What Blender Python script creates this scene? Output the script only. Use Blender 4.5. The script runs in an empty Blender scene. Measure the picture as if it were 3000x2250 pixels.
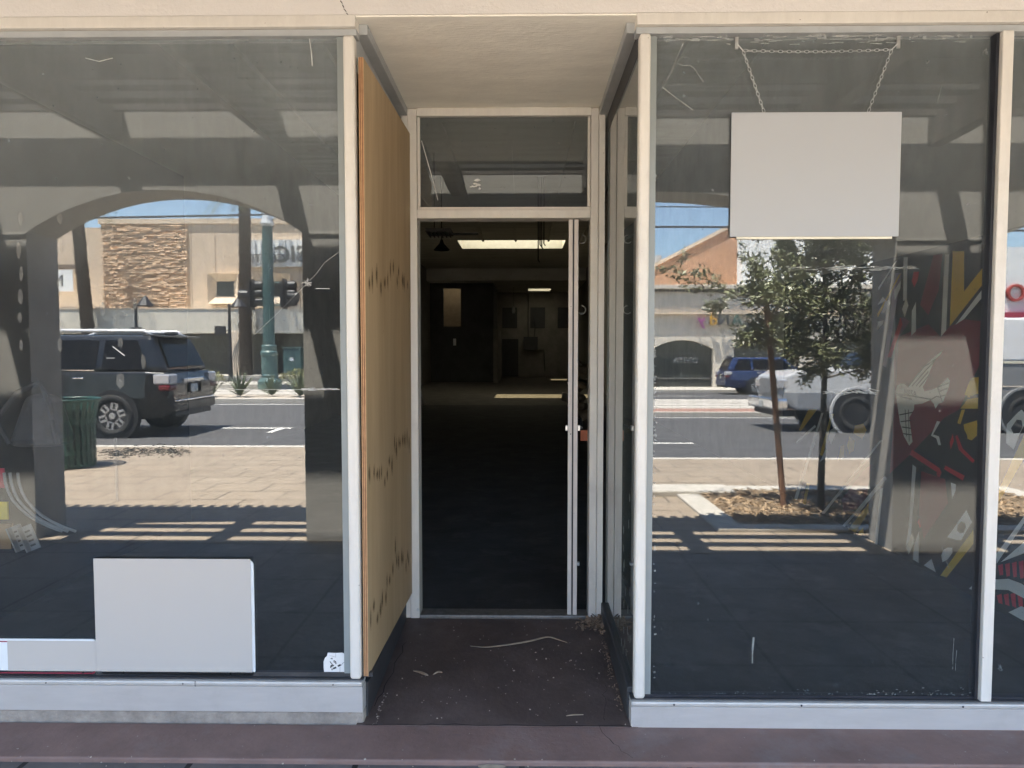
MURAL=[('maroon', [(1.906, 2.07), (1.805, 2.067), (1.837, 1.84), (1.944, 1.688), (2.044, 1.761), (1.979, 1.905)]), ('maroon', [(2.304, 1.553), (1.941, 1.628), (1.8, 1.545), (1.706, 1.607), (1.555, 1.645), (1.411, 1.628), (1.399, 1.39), (1.587, 1.099), (1.733, 1.036), (2.086, 0.765), (2.374, 0.567), (2.351, 0.841)]), ('plum', [(2.164, 1.656), (2.271, 1.689), (2.364, 1.371), (2.321, 1.079), (2.304, 1.546)]), ('plum', [(2.754, 0.528), (2.639, 0.598), (2.723, 0.248), (3.084, 0.121), (3.129, 0.22)]), ('white', [(2.265, 2.103), (2.212, 2.096), (2.21, 1.8), (2.256, 1.803)]), ('white', [(2.094, 1.785), (2.084, 1.584), (2.139, 1.558), (2.142, 1.725)]), ('white', [(1.783, 2.06), (1.734, 2.054), (1.742, 1.583), (1.795, 1.545)]), ('white', [(1.398, 1.816), (1.395, 1.769), (1.565, 1.646), (1.649, 1.615)]), ('cream', [(2.218, 1.821), (2.185, 1.766), (2.23, 1.684), (2.267, 1.743)]), ('yellow', [(1.698, 2.068), (1.585, 2.053), (1.573, 1.812), (1.399, 1.94), (1.394, 1.845), (1.706, 1.607)]), ('red', [(2.13, 1.989), (2.067, 1.982), (2.077, 1.928), (2.118, 1.884), (2.152, 1.928)]), ('red', [(2.284, 1.69), (2.255, 1.638), (2.394, 1.407), (2.444, 1.407)]), ('lilac', [(2.369, 2.007), (2.287, 1.998), (2.462, 1.331), (2.507, 1.345)]), ('white', [(2.377, 1.884), (2.291, 1.948), (2.295, 1.892), (2.366, 1.81)]), ('yellow', [(2.32, 1.987), (2.287, 1.998), (2.601, 1.704), (2.61, 1.727)]), ('white', [(2.444, 1.823), (2.428, 1.792), (2.512, 1.73), (2.549, 1.728), (2.502, 1.812)]), ('white', [(2.533, 1.851), (2.487, 1.818), (2.606, 1.796)]), ('white', [(2.373, 2.087), (2.346, 2.091), (2.596, 1.902), (2.605, 1.925)]), ('white', [(2.51, 1.677), (2.523, 1.648), (2.604, 1.612), (2.599, 1.673)]), ('red', [(2.087, 0.783), (1.759, 0.71), (1.787, 0.68), (2.118, 0.746)]), ('red', [(1.704, 0.738), (1.508, 0.709), (1.526, 0.677), (1.717, 0.713)]), ('red', [(1.592, 0.944), (1.536, 0.87), (1.419, 0.815), (1.437, 0.797), (1.574, 0.856), (1.611, 0.933)]), ('red', [(1.639, 0.946), (1.623, 0.907), (1.654, 0.845), (1.666, 0.885)]), ('red', [(1.767, 0.713), (1.741, 0.688), (1.77, 0.631), (1.794, 0.67)]), ('red', [(1.813, 0.615), (1.783, 0.603), (1.963, 0.272), (1.997, 0.308)]), ('maroon', [(1.967, 0.657), (1.7, 0.653), (1.664, 0.508), (1.914, 0.222), (1.983, 0.348)]), ('white', [(2.074, 0.684), (2.029, 0.673), (2.072, 0.179), (2.128, 0.108), (2.101, 0.246)]), ('cream', [(2.058, 0.22), (2.03, 0.154), (2.091, 0.058), (2.122, 0.1)]), ('white', [(1.974, 0.251), (1.968, 0.04), (2.037, 0.042), (2.022, 0.156)]), ('white', [(1.821, 0.111), (1.769, 0.04), (1.905, 0.042)]), ('white', [(1.479, 0.509), (1.425, 0.449), (1.52, 0.316), (1.559, 0.305), (1.66, 0.295)]), ('black', [(1.526, 0.429), (1.487, 0.426), (1.48, 0.404), (1.497, 0.367), (1.535, 0.353), (1.562, 0.362), (1.557, 0.4)]), ('white', [(1.65, 0.234), (1.603, 0.243), (1.601, 0.215), (1.647, 0.159), (1.701, 0.126), (1.717, 0.164), (1.691, 0.21)]), ('yellow', [(1.411, 0.405), (1.401, 0.329), (1.654, 0.043), (1.718, 0.035)]), ('white', [(1.64, 0.643), (1.587, 0.641), (1.59, 0.599), (1.622, 0.544)]), ('white', [(1.43, 0.048), (1.337, 0.143), (1.332, 0.058)]), ('yellow', [(1.459, 1.298), (1.394, 1.306), (1.394, 1.211), (1.492, 1.187), (1.532, 1.196), (1.487, 1.278)]), ('yellow', [(1.501, 1.168), (1.397, 1.187), (1.394, 1.121), (1.567, 1.107)]), ('gold', [(1.436, 1.299), (1.417, 1.291), (1.482, 1.181), (1.502, 1.183)]), ('gold', [(1.554, 1.102), (1.522, 1.105), (1.562, 1.012), (1.592, 1.017)]), ('yellow', [(1.53, 1.016), (1.407, 1.052), (1.397, 0.968), (1.45, 0.929), (1.488, 0.933), (1.495, 0.956), (1.522, 0.984)]), ('white', [(1.804, 1.008), (1.767, 1.007), (1.843, 0.917), (1.777, 0.913), (1.753, 0.86), (1.781, 0.856), (1.805, 0.896), (1.865, 0.906)]), ('white', [(1.041, 1.146), (1.067, 1.13), (1.152, 1.056), (1.152, 0.953), (1.092, 0.927), (1.036, 1.04), (0.986, 1.109)]), ('black', [(1.075, 1.09), (1.039, 1.09), (1.028, 1.055), (1.051, 1.021), (1.097, 1.012), (1.119, 1.038)]), ('yellow', [(0.984, 1.074), (0.977, 0.942), (1.194, 0.619), (1.198, 0.686)]), ('white', [(0.961, 0.628), (0.96, 0.593), (1.193, 0.273), (1.201, 0.323)]), ('white', [(1.161, 0.29), (0.954, 0.481), (0.95, 0.411)]), ('red', [(1.182, 0.265), (1.143, 0.285), (1.138, 0.226), (1.166, 0.214)]), ('red', [(1.184, 0.094), (1.146, 0.117), (1.134, 0.063), (1.167, 0.059)]), ('red', [(1.126, 0.289), (1.089, 0.308), (1.083, 0.238), (1.11, 0.226)]), ('red', [(1.128, 0.118), (1.091, 0.138), (1.079, 0.073), (1.111, 0.07)]), ('red', [(1.072, 0.312), (1.036, 0.331), (1.03, 0.25), (1.056, 0.238)]), ('red', [(1.074, 0.142), (1.038, 0.159), (1.026, 0.083), (1.056, 0.081)]), ('red', [(1.02, 0.335), (0.985, 0.353), (0.978, 0.261), (1.004, 0.249)]), ('red', [(1.022, 0.165), (0.986, 0.179), (0.973, 0.092), (1.004, 0.092)]), ('red', [(0.969, 0.357), (0.935, 0.374), (0.928, 0.272), (0.952, 0.26)]), ('red', [(0.97, 0.187), (0.936, 0.199), (0.923, 0.101), (0.952, 0.103)]), ('white', [(1.2, 0.18), (1.093, 0.219), (0.994, 0.226), (0.921, 0.215), (0.918, 0.153), (0.991, 0.155), (1.09, 0.157), (1.197, 0.124)]), ('white', [(1.084, 0.037), (0.988, 0.106), (0.916, 0.111), (0.912, 0.042), (0.985, 0.035)]), ('white', [(4.121, 0.567), (3.678, 0.782), (3.654, 0.765), (4.094, 0.56)]), ('white', [(3.546, 0.902), (3.501, 0.906), (4.065, -0.001), (4.158, -0.032)]), ('white', [(3.353, 0.771), (3.261, 0.809), (3.238, 0.766), (3.336, 0.652), (3.392, 0.696)]), ('yellow', [(3.349, 0.91), (3.297, 0.915), (3.504, 0.524), (3.56, 0.525)]), ('yellow', [(3.831, 0.222), (3.757, 0.226), (3.869, -0.01), (3.933, -0.014)]), ('gold', [(2.914, 0.856), (2.773, 0.888), (2.719, 0.844), (2.784, 0.769), (2.929, 0.794)]), ('yellow', [(3.002, 0.758), (2.908, 0.736), (2.922, 0.656), (2.995, 0.619), (3.036, 0.684)]), ('yellow', [(3.152, 0.659), (3.093, 0.676), (3.079, 0.58), (3.195, 0.534)]), ('white', [(3.441, 0.6), (3.408, 0.586), (3.437, 0.515), (3.546, 0.469)]), ('white', [(3.5, 0.015), (2.519, 0.786), (2.48, 0.795), (3.434, 0.026)]), ('white', [(2.878, 0.169), (2.429, 0.545), (2.397, 0.527), (2.824, 0.165)]), ('white', [(3.098, 0.001), (2.896, 0.157), (2.86, 0.156), (3.058, -0.003)]), ('yellow', [(2.991, -0.003), (2.657, 0.288), (2.653, 0.222), (2.87, -0.002)]), ('white', [(2.485, 0.438), (2.447, 0.454), (2.51, -0.005), (2.55, -0.012)]), ('yellow', [(3.829, 0.906), (3.638, 0.923), (3.995, 0.686), (4.047, 0.69)]), ('yellow', [(2.732, 0.085), (2.712, 0.039), (2.78, 0.004), (2.816, 0.012)])]
BIRD=[(2.301, 1.168), (2.284, 1.209), (2.24, 1.226), (2.194, 1.228), (2.141, 1.206), (2.044, 1.288), (1.95, 1.352), (1.86, 1.407), (1.752, 1.46), (1.772, 1.434), (1.826, 1.401), (1.879, 1.334), (1.922, 1.259), (1.961, 1.216), (1.942, 1.19), (1.861, 1.205), (1.795, 1.225), (1.69, 1.288), (1.666, 1.273), (1.676, 1.232), (1.735, 1.131), (1.778, 1.121), (1.81, 1.086), (1.834, 1.117), (1.869, 1.138), (1.962, 1.107), (2.059, 1.093), (2.06, 1.059), (2.114, 0.999), (2.065, 0.84), (2.105, 0.808), (2.175, 0.863), (2.231, 0.95), (2.262, 1.041)]
BIRDLINES=[[(2.141, 1.206), (1.95, 1.352), (1.826, 1.401)], [(2.09, 1.216), (1.926, 1.332), (1.837, 1.388)], [(2.04, 1.219), (1.902, 1.32)], [(2.003, 1.214), (1.889, 1.3)], [(1.795, 1.225), (1.677, 1.257)], [(1.771, 1.2), (1.686, 1.225)], [(1.759, 1.169), (1.705, 1.179)], [(1.795, 1.225), (1.735, 1.131)], [(1.869, 1.138), (1.803, 1.166), (1.758, 1.162)], [(2.297, 1.147), (2.138, 1.15), (1.858, 1.142)], [(2.252, 1.204), (2.219, 1.209), (2.225, 1.195), (2.248, 1.193)], [(2.242, 1.136), (2.085, 1.126)], [(2.243, 1.005), (2.075, 1.039)], [(2.223, 0.96), (2.089, 0.983)], [(2.204, 0.925), (2.086, 0.929)], [(2.184, 0.881), (2.076, 0.885)], [(2.168, 1.049), (2.141, 0.867)], [(2.126, 1.053), (2.106, 0.835)]]
MESA=[(2.177, 1.151), (2.007, 1.162), (2.179, 1.197)]
import bpy, math, random
from mathutils import Vector, Matrix, Euler
R=math.radians
rng=random.Random(7)
S=bpy.context.scene
COL=S.collection
# ------------------------------------------------------------------ helpers
class MB:
    """collects faces for ONE mesh object"""
    def __init__(s): s.v=[];s.f=[];s.m=[]
    def quad(s,a,b,c,d,m=0):
        n=len(s.v); s.v+=[tuple(a),tuple(b),tuple(c),tuple(d)]; s.f.append((n,n+1,n+2,n+3)); s.m.append(m)
    def poly(s,pts,m=0):
        n=len(s.v); s.v+=[tuple(p) for p in pts]; s.f.append(tuple(range(n,n+len(pts)))); s.m.append(m); return s
    def box(s,x0,x1,y0,y1,z0,z1,m=0,M=None):
        n=len(s.v)
        p=[(x0,y0,z0),(x1,y0,z0),(x1,y1,z0),(x0,y1,z0),(x0,y0,z1),(x1,y0,z1),(x1,y1,z1),(x0,y1,z1)]
        if M: p=[tuple(M@Vector(q)) for q in p]
        s.v+=p
        for q in ((0,3,2,1),(4,5,6,7),(0,1,5,4),(1,2,6,5),(2,3,7,6),(3,0,4,7)):
            s.f.append(tuple(n+i for i in q)); s.m.append(m)
        return s
    def hexa(s,p,m=0):
        n=len(s.v); s.v+=[tuple(q) for q in p]
        for q in ((0,3,2,1),(4,5,6,7),(0,1,5,4),(1,2,6,5),(2,3,7,6),(3,0,4,7)):
            s.f.append(tuple(n+i for i in q)); s.m.append(m)
        return s
    def prism(s,pts,vec,m=0):
        """extrude a closed outline by vec"""
        n=len(s.v); k=len(pts); vec=Vector(vec)
        s.v+=[tuple(p) for p in pts]+[tuple(Vector(p)+vec) for p in pts]
        s.f.append(tuple(range(n+k-1,n-1,-1))); s.m.append(m)
        s.f.append(tuple(range(n+k,n+2*k))); s.m.append(m)
        for i in range(k):
            j=(i+1)%k; s.f.append((n+i,n+j,n+k+j,n+k+i)); s.m.append(m)
        return s
    def tube(s,pts,r,n=8,m=0,cap=True):
        pts=[Vector(p) for p in pts]; rr=r if isinstance(r,(list,tuple)) else [r]*len(pts)
        b=len(s.v); up=None
        for i,p in enumerate(pts):
            d=(pts[min(i+1,len(pts)-1)]-pts[max(i-1,0)]).normalized()
            if up is None:
                up=Vector((0,0,1)) if abs(d.z)<.9 else Vector((1,0,0))
            a=d.cross(up).normalized(); up=a.cross(d).normalized()
            for k in range(n):
                t=2*math.pi*k/n; s.v.append(tuple(p+(a*math.cos(t)+up*math.sin(t))*rr[i]))
        for i in range(len(pts)-1):
            for k in range(n):
                j=(k+1)%n; s.f.append((b+i*n+k,b+i*n+j,b+(i+1)*n+j,b+(i+1)*n+k)); s.m.append(m)
        if cap:
            s.f.append(tuple(b+k for k in range(n-1,-1,-1))); s.m.append(m)
            e=b+(len(pts)-1)*n; s.f.append(tuple(e+k for k in range(n))); s.m.append(m)
        return s
    def cyl(s,p0,p1,r0,r1=None,n=16,m=0): return s.tube([p0,p1],[r0,r0 if r1 is None else r1],n,m)
    def lathe(s,prof,c=(0,0,0),n=24,m=0,axis='z',close=False):
        b=len(s.v); c=Vector(c)
        for r,h in prof:
            for k in range(n):
                t=2*math.pi*k/n; q=(r*math.cos(t),r*math.sin(t),h)
                if axis=='y': q=(q[0],h,q[1])
                if axis=='x': q=(h,q[0],q[1])
                s.v.append(tuple(c+Vector(q)))
        L=len(prof)
        for i in range(L if close else L-1):
            for k in range(n):
                j=(k+1)%n; i2=(i+1)%L
                s.f.append((b+i*n+k,b+i*n+j,b+i2*n+j,b+i2*n+k)); s.m.append(m)
        return s
    def build(s,name,mats,parent=None,bevel=0,smooth=False,loc=None,seg=2):
        me=bpy.data.meshes.new(name); me.from_pydata(s.v,[],s.f)
        if not isinstance(mats,(list,tuple)): mats=[mats]
        for m in mats: me.materials.append(m)
        if len(mats)>1:
            for p,i in zip(me.polygons,s.m): p.material_index=i
        me.update()
        o=bpy.data.objects.new(name,me); COL.objects.link(o)
        if parent: o.parent=parent
        if loc: o.location=loc
        if bevel:
            b=o.modifiers.new('bevel','BEVEL'); b.width=bevel; b.segments=seg; b.limit_method='ANGLE'; b.angle_limit=R(40)
        if smooth:
            for p in me.polygons: p.use_smooth=True
        return o
def empty(name,loc=(0,0,0),rz=0):
    o=bpy.data.objects.new(name,None); COL.objects.link(o); o.location=loc; o.rotation_euler=(0,0,rz); o.empty_display_size=.1
    return o
def tag(o,label,cat,group=None,kind=None):
    o['label']=label; o['category']=cat
    if group: o['group']=group
    if kind: o['kind']=kind
    return o
def thing(name,label,cat,loc=(0,0,0),rz=0,group=None): return tag(empty(name,loc,rz),label,cat,group)
def struct(o,label=None):
    o['kind']='structure'
    if label: o['label']=label
    return o
def copy_tree(o,parent=None):
    c=o.copy(); COL.objects.link(c)
    if parent: c.parent=parent
    for ch in list(o.children): copy_tree(ch,c)
    return c
def bx(name,b,m,parent=None,bevel=0,label=None):
    o=MB().box(*b).build(name,m,parent,bevel)
    if label: o['label']=label
    return o
# ------------------------------------------------------------------ materials
def nodes(m):
    m.use_nodes=True; nt=m.node_tree
    for n in list(nt.nodes): nt.nodes.remove(n)
    return nt,nt.nodes.new('ShaderNodeOutputMaterial')
def N(nt,t,**k):
    n=nt.nodes.new(t)
    for a,b in k.items(): setattr(n,a,b)
    return n
def c4(c): return (c[0],c[1],c[2],1)
def noise(nt,co,scale,detail=5,rough=.6,stretch=None):
    n=N(nt,'ShaderNodeTexNoise'); n.inputs['Scale'].default_value=scale; n.inputs['Detail'].default_value=detail; n.inputs['Roughness'].default_value=rough
    if stretch:
        mp=N(nt,'ShaderNodeMapping'); mp.inputs['Scale'].default_value=stretch
        nt.links.new(co,mp.inputs['Vector']); nt.links.new(mp.outputs[0],n.inputs['Vector'])
    else: nt.links.new(co,n.inputs['Vector'])
    return n.outputs['Fac']
def ramp(nt,fac,a,b,ca=(0,0,0),cb=(1,1,1)):
    r=N(nt,'ShaderNodeValToRGB'); e=r.color_ramp.elements
    e[0].position=a; e[0].color=c4(ca); e[1].position=b; e[1].color=c4(cb)
    nt.links.new(fac,r.inputs[0]); return r.outputs[0]
def mixc(nt,f,a,b,mode='MIX'):
    m=N(nt,'ShaderNodeMix',data_type='RGBA',blend_type=mode)
    for sock,val in ((m.inputs[0],f),(m.inputs[6],a),(m.inputs[7],b)):
        if isinstance(val,(int,float)): sock.default_value=val
        elif isinstance(val,tuple): sock.default_value=c4(val)
        else: nt.links.new(val,sock)
    return m.outputs[2]
def mat(name,col,rough=.6,metal=0,var=.15,scale=6,bump=0,bscale=60,stain=None,stain_scale=3,stain_lo=.55,stain_hi=.7,stretch=None,spec=.5,coat=0,island=0,speck=None,sp_scale=90,sp_lo=.7,sp_hi=.74,emis=None):
    m=bpy.data.materials.new(name); nt,out=nodes(m); L=nt.links.new
    co=N(nt,'ShaderNodeTexCoord').outputs['Object']
    p=N(nt,'ShaderNodeBsdfPrincipled')
    f=noise(nt,co,scale,6,.65,stretch)
    lo=tuple(max(0,c*(1-var)) for c in col); hi=tuple(min(1,c*(1+var)) for c in col)
    c=ramp(nt,f,.3,.7,lo,hi)
    if island:
        g=N(nt,'ShaderNodeNewGeometry'); k=ramp(nt,g.outputs['Random Per Island'],0,1,(1-island,)*3,(1+island,1+island*.9,1+island*.8))
        c=mixc(nt,1.0,c,k,'MULTIPLY')
    if stain:
        sf=ramp(nt,noise(nt,co,stain_scale,7,.7),stain_lo,stain_hi); c=mixc(nt,sf,c,stain)
    if speck:
        sf=ramp(nt,noise(nt,co,sp_scale,2,.5),sp_lo,sp_hi); c=mixc(nt,sf,c,speck)
    L(c,p.inputs['Base Color']); p.inputs['Roughness'].default_value=rough; p.inputs['Metallic'].default_value=metal
    p.inputs['Specular IOR Level'].default_value=spec
    if coat: p.inputs['Coat Weight'].default_value=coat; p.inputs['Coat Roughness'].default_value=.03
    if bump:
        b=N(nt,'ShaderNodeBump'); b.inputs['Strength'].default_value=bump; b.inputs['Distance'].default_value=.01
        L(noise(nt,co,bscale,5,.6,stretch),b.inputs['Height']); L(b.outputs[0],p.inputs['Normal'])
    if emis: p.inputs['Emission Color'].default_value=c4(emis[:3]); p.inputs['Emission Strength'].default_value=emis[3]
    L(p.outputs[0],out.inputs[0]); return m
def brickmat(name,c1,c2,mortar,bw,rh,ms=.004,rough=.8,rot=0,offset=.5,var=.12,stain=None,bump=.3,wall=False,stain_lo=.55,stain_hi=.75):
    m=bpy.data.materials.new(name); nt,out=nodes(m); L=nt.links.new
    co=N(nt,'ShaderNodeTexCoord').outputs['Object']
    mp=N(nt,'ShaderNodeMapping'); mp.inputs['Rotation'].default_value=(R(90) if wall else 0,0,rot)
    L(co,mp.inputs[0])
    b=N(nt,'ShaderNodeTexBrick'); b.offset=offset; b.inputs['Color1'].default_value=c4(c1); b.inputs['Color2'].default_value=c4(c2); b.inputs['Mortar'].default_value=c4(mortar)
    b.inputs['Scale'].default_value=1; b.inputs['Brick Width'].default_value=bw; b.inputs['Row Height'].default_value=rh; b.inputs['Mortar Size'].default_value=ms; b.inputs['Mortar Smooth'].default_value=.1
    L(mp.outputs[0],b.inputs['Vector'])
    v=ramp(nt,noise(nt,co,5,8,.7),.3,.7,(1-var,)*3,(1+var,)*3)
    c=mixc(nt,1.0,b.outputs['Color'],v,'MULTIPLY')
    if stain: c=mixc(nt,ramp(nt,noise(nt,co,1.3,8,.75),stain_lo,stain_hi),c,stain)
    p=N(nt,'ShaderNodeBsdfPrincipled'); L(c,p.inputs['Base Color']); p.inputs['Roughness'].default_value=rough
    bp=N(nt,'ShaderNodeBump'); bp.inputs['Strength'].default_value=bump; bp.inputs['Distance'].default_value=.004; bp.invert=True
    L(b.outputs['Fac'],bp.inputs['Height']); L(bp.outputs[0],p.inputs['Normal'])
    L(p.outputs[0],out.inputs[0]); return m
def glass(name,R0=.14,tint=(.93,.95,.95),dust=.03,veil_top=0.,wave=.0,zlo=.3,zhi=1.28,dcol=(.47,.52,.54)):
    """dirty plate glass: mirror reflection + tinted see-through + a film of dust and painted veil haze"""
    m=bpy.data.materials.new(name); nt,out=nodes(m); L=nt.links.new
    tc=N(nt,'ShaderNodeTexCoord'); co=tc.outputs['Object']
    lw=N(nt,'ShaderNodeLayerWeight'); lw.inputs['Blend'].default_value=.5
    pw=N(nt,'ShaderNodeMath',operation='POWER'); L(lw.outputs['Facing'],pw.inputs[0]); pw.inputs[1].default_value=4
    fr=N(nt,'ShaderNodeMapRange'); fr.inputs['To Min'].default_value=R0; fr.inputs['To Max'].default_value=.97; L(pw.outputs[0],fr.inputs['Value'])
    tr=N(nt,'ShaderNodeBsdfTransparent'); tr.inputs[0].default_value=c4(tint)
    gl=N(nt,'ShaderNodeBsdfGlossy'); gl.inputs['Roughness'].default_value=0; gl.inputs[0].default_value=(1,1,1,1)
    if wave:
        b=N(nt,'ShaderNodeBump'); b.inputs['Strength'].default_value=wave; b.inputs['Distance'].default_value=.01
        L(noise(nt,co,1.6,1,.4),b.inputs['Height']); L(b.outputs[0],gl.inputs['Normal'])
    mx=N(nt,'ShaderNodeMixShader'); L(fr.outputs[0],mx.inputs[0]); L(tr.outputs[0],mx.inputs[1]); L(gl.outputs[0],mx.inputs[2])
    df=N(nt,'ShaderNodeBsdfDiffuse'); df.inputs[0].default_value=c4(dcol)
    # dust plus painted veil haze: overall film, streaky runs and a few wiped smears
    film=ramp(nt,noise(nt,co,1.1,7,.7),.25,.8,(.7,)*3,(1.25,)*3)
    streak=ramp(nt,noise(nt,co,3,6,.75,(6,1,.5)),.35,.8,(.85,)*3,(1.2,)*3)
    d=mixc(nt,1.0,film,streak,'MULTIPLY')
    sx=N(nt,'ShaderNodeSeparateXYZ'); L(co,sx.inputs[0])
    g=N(nt,'ShaderNodeMapRange'); g.inputs['From Min'].default_value=zlo; g.inputs['From Max'].default_value=zhi; g.inputs['To Min'].default_value=dust; g.inputs['To Max'].default_value=dust+veil_top; L(sx.outputs[2],g.inputs['Value'])  # lens veil put into the film, thickening towards the top
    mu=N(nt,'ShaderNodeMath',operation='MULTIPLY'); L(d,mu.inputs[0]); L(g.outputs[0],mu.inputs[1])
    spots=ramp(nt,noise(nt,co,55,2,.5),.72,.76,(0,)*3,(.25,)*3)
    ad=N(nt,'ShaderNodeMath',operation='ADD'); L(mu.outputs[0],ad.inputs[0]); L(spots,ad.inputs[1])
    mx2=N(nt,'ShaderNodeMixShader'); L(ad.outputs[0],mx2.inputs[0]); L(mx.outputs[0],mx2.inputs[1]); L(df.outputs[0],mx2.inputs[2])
    L(mx2.outputs[0],out.inputs[0]); return m
def film(name,col,alpha):
    m=bpy.data.materials.new(name); nt,out=nodes(m)
    t=N(nt,'ShaderNodeBsdfTransparent'); d=N(nt,'ShaderNodeBsdfDiffuse'); d.inputs[0].default_value=c4(col)
    co=N(nt,'ShaderNodeTexCoord').outputs['Object']
    f=ramp(nt,noise(nt,co,40,4,.7),.3,.7,(alpha*.6,)*3,(min(1,alpha*1.3),)*3)
    x=N(nt,'ShaderNodeMixShader'); nt.links.new(f,x.inputs[0]); nt.links.new(t.outputs[0],x.inputs[1]); nt.links.new(d.outputs[0],x.inputs[2]); nt.links.new(x.outputs[0],out.inputs[0]); return m
def wood(name,c1,c2,scale=3,stretch=(14,14,.8),rough=.6):
    m=bpy.data.materials.new(name); nt,out=nodes(m); L=nt.links.new
    co=N(nt,'ShaderNodeTexCoord').outputs['Object']
    f=noise(nt,co,scale,8,.65,stretch); f2=noise(nt,co,scale*.5,3,.5,(stretch[0]*.5,stretch[1]*.5,stretch[2]*.6))
    c=mixc(nt,ramp(nt,f,.3,.72),c1,c2); c=mixc(nt,1.0,c,ramp(nt,f2,.3,.7,(.82,)*3,(1.12,)*3),'MULTIPLY')
    p=N(nt,'ShaderNodeBsdfPrincipled'); L(c,p.inputs['Base Color']); p.inputs['Roughness'].default_value=rough
    b=N(nt,'ShaderNodeBump'); b.inputs['Strength'].default_value=.15; b.inputs['Distance'].default_value=.003; L(f,b.inputs['Height']); L(b.outputs[0],p.inputs['Normal'])
    L(p.outputs[0],out.inputs[0]); return m
# ------------------------------------------------------------------ world, sun, camera
W=bpy.data.worlds.new('World'); S.world=W; W.use_nodes=True; nt=W.node_tree
sky=nt.nodes.new('ShaderNodeTexSky'); sky.sky_type='NISHITA'; sky.sun_disc=False; sky.sun_elevation=R(72.7); sky.sun_rotation=R(-45)
sky.air_density=1.1; sky.dust_density=.6; sky.ozone_density=2.6
bg=nt.nodes['Background']; nt.links.new(sky.outputs[0],bg.inputs[0]); bg.inputs[1].default_value=.085
sd=Vector((.22,-.22,-1))
sl=bpy.data.lights.new('sun','SUN'); sl.energy=4.6; sl.angle=R(.53); sl.color=(1,.94,.85)
so=bpy.data.objects.new('sun',sl); COL.objects.link(so); so.rotation_euler=sd.to_track_quat('-Z','Y').to_euler(); so.location=(0,0,30)
cam=bpy.data.cameras.new('camera'); co_=bpy.data.objects.new('camera',cam); COL.objects.link(co_); S.camera=co_
cam.sensor_width=36; cam.lens=36*2080/3000; cam.clip_start=.05; cam.clip_end=1500
co_.location=(0,-2.75,1.47); co_.rotation_euler=(R(90)-math.atan(104/2080),0,math.atan(30/2080))
S.view_settings.view_transform='Standard'; S.view_settings.look='None'; S.view_settings.gamma=1; S.view_settings.exposure=3.85
cy=S.cycles; cy.use_denoising=True; cy.max_bounces=10; cy.diffuse_bounces=5; cy.glossy_bounces=5; cy.transparent_max_bounces=20; cy.sample_clamp_indirect=6; cy.caustics_reflective=False; cy.caustics_refractive=False
S.render.engine='CYCLES'
# ------------------------------------------------------------------ palette
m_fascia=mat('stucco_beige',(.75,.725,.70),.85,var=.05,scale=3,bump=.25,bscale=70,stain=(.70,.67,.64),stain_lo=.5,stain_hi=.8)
m_soffit=mat('soffit_cream',(.93,.91,.83),.75,var=.06,scale=4,bump=.3,bscale=25,stretch=(1,3,1))
m_white=mat('paint_offwhite',(.72,.69,.635),.5,var=.05,scale=9,stretch=(3,3,.6),bump=.08,bscale=40,speck=(.25,.2,.17),sp_scale=60,sp_lo=.76,sp_hi=.8,stain=(.58,.545,.50),stain_lo=.52,stain_hi=.8)
m_base=mat('paint_lilac_white',(.48,.455,.435),.5,var=.06,scale=7,stretch=(.7,1,4),bump=.08,bscale=30,speck=(.2,.18,.17),sp_scale=45,sp_lo=.77,sp_hi=.8,stain=(.40,.375,.35),stain_lo=.55,stain_hi=.8)
m_alu=mat('aluminium_trim',(.55,.53,.5),.45,metal=.25,var=.08,scale=12,bump=.05,bscale=50)
m_darktrim=mat('dark_grey_paint',(.045,.046,.05),.55,var=.2,scale=8,stain=(.11,.10,.095),stain_lo=.62,stain_hi=.8)
m_beam=mat('trim_painted_shade',(.40,.42,.43),.55,var=.12,scale=6,stain=(.3,.3,.3))  # grey-blue of the shaded head put into the trim colour
m_gasket=mat('black_gasket',(.02,.022,.03),.5,var=.3)
m_curb=mat('rough_concrete',(.34,.30,.26),.95,var=.3,scale=14,bump=.8,bscale=45,stain=(.2,.17,.15))
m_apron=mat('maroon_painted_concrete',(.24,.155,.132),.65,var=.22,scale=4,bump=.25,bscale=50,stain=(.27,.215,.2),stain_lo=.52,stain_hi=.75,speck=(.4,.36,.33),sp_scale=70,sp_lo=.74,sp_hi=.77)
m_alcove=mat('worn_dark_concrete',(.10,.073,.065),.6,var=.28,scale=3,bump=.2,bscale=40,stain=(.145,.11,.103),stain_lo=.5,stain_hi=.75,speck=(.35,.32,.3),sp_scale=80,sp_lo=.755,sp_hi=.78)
m_glassL=glass('window_glass_dust_haze',.062,dust=.02,veil_top=.26)
m_glassR=glass('window_glass_clean',.055,dust=.015,veil_top=.18)
m_glassS=glass('return_glass',.06,dust=.05,veil_top=.05,zlo=1,zhi=2.6,tint=(.55,.6,.58))
m_glassT=glass('transom_glass',.07,dust=.06,veil_top=.08,tint=(.66,.69,.68),zlo=2.2,zhi=2.7)
m_ply=wood('plywood_face',(.52,.385,.23),(.36,.255,.14),2.6,(7,3,.3))
m_plyedge1=mat('plywood_edge_light',(.55,.33,.17),.7,var=.2,scale=30); m_plyedge2=mat('plywood_edge_dark',(.22,.10,.045),.8,var=.3,scale=40)
m_signgrey2=mat('blank_grey_panel',(.52,.495,.465),.7,var=.01,scale=2)
m_floor_shaded=mat('painted_shade_floor',(.05,.048,.046),.85,var=.35,scale=2.5,bump=.3,bscale=25,stain=(.09,.085,.08),stain_lo=.52,stain_hi=.72)  # shade put into the floor colour, up to the sunlit band
m_gbead=mat('glazing_bead',(.27,.30,.30),.4,var=.1,scale=6,stretch=(1,1,.4))
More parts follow.
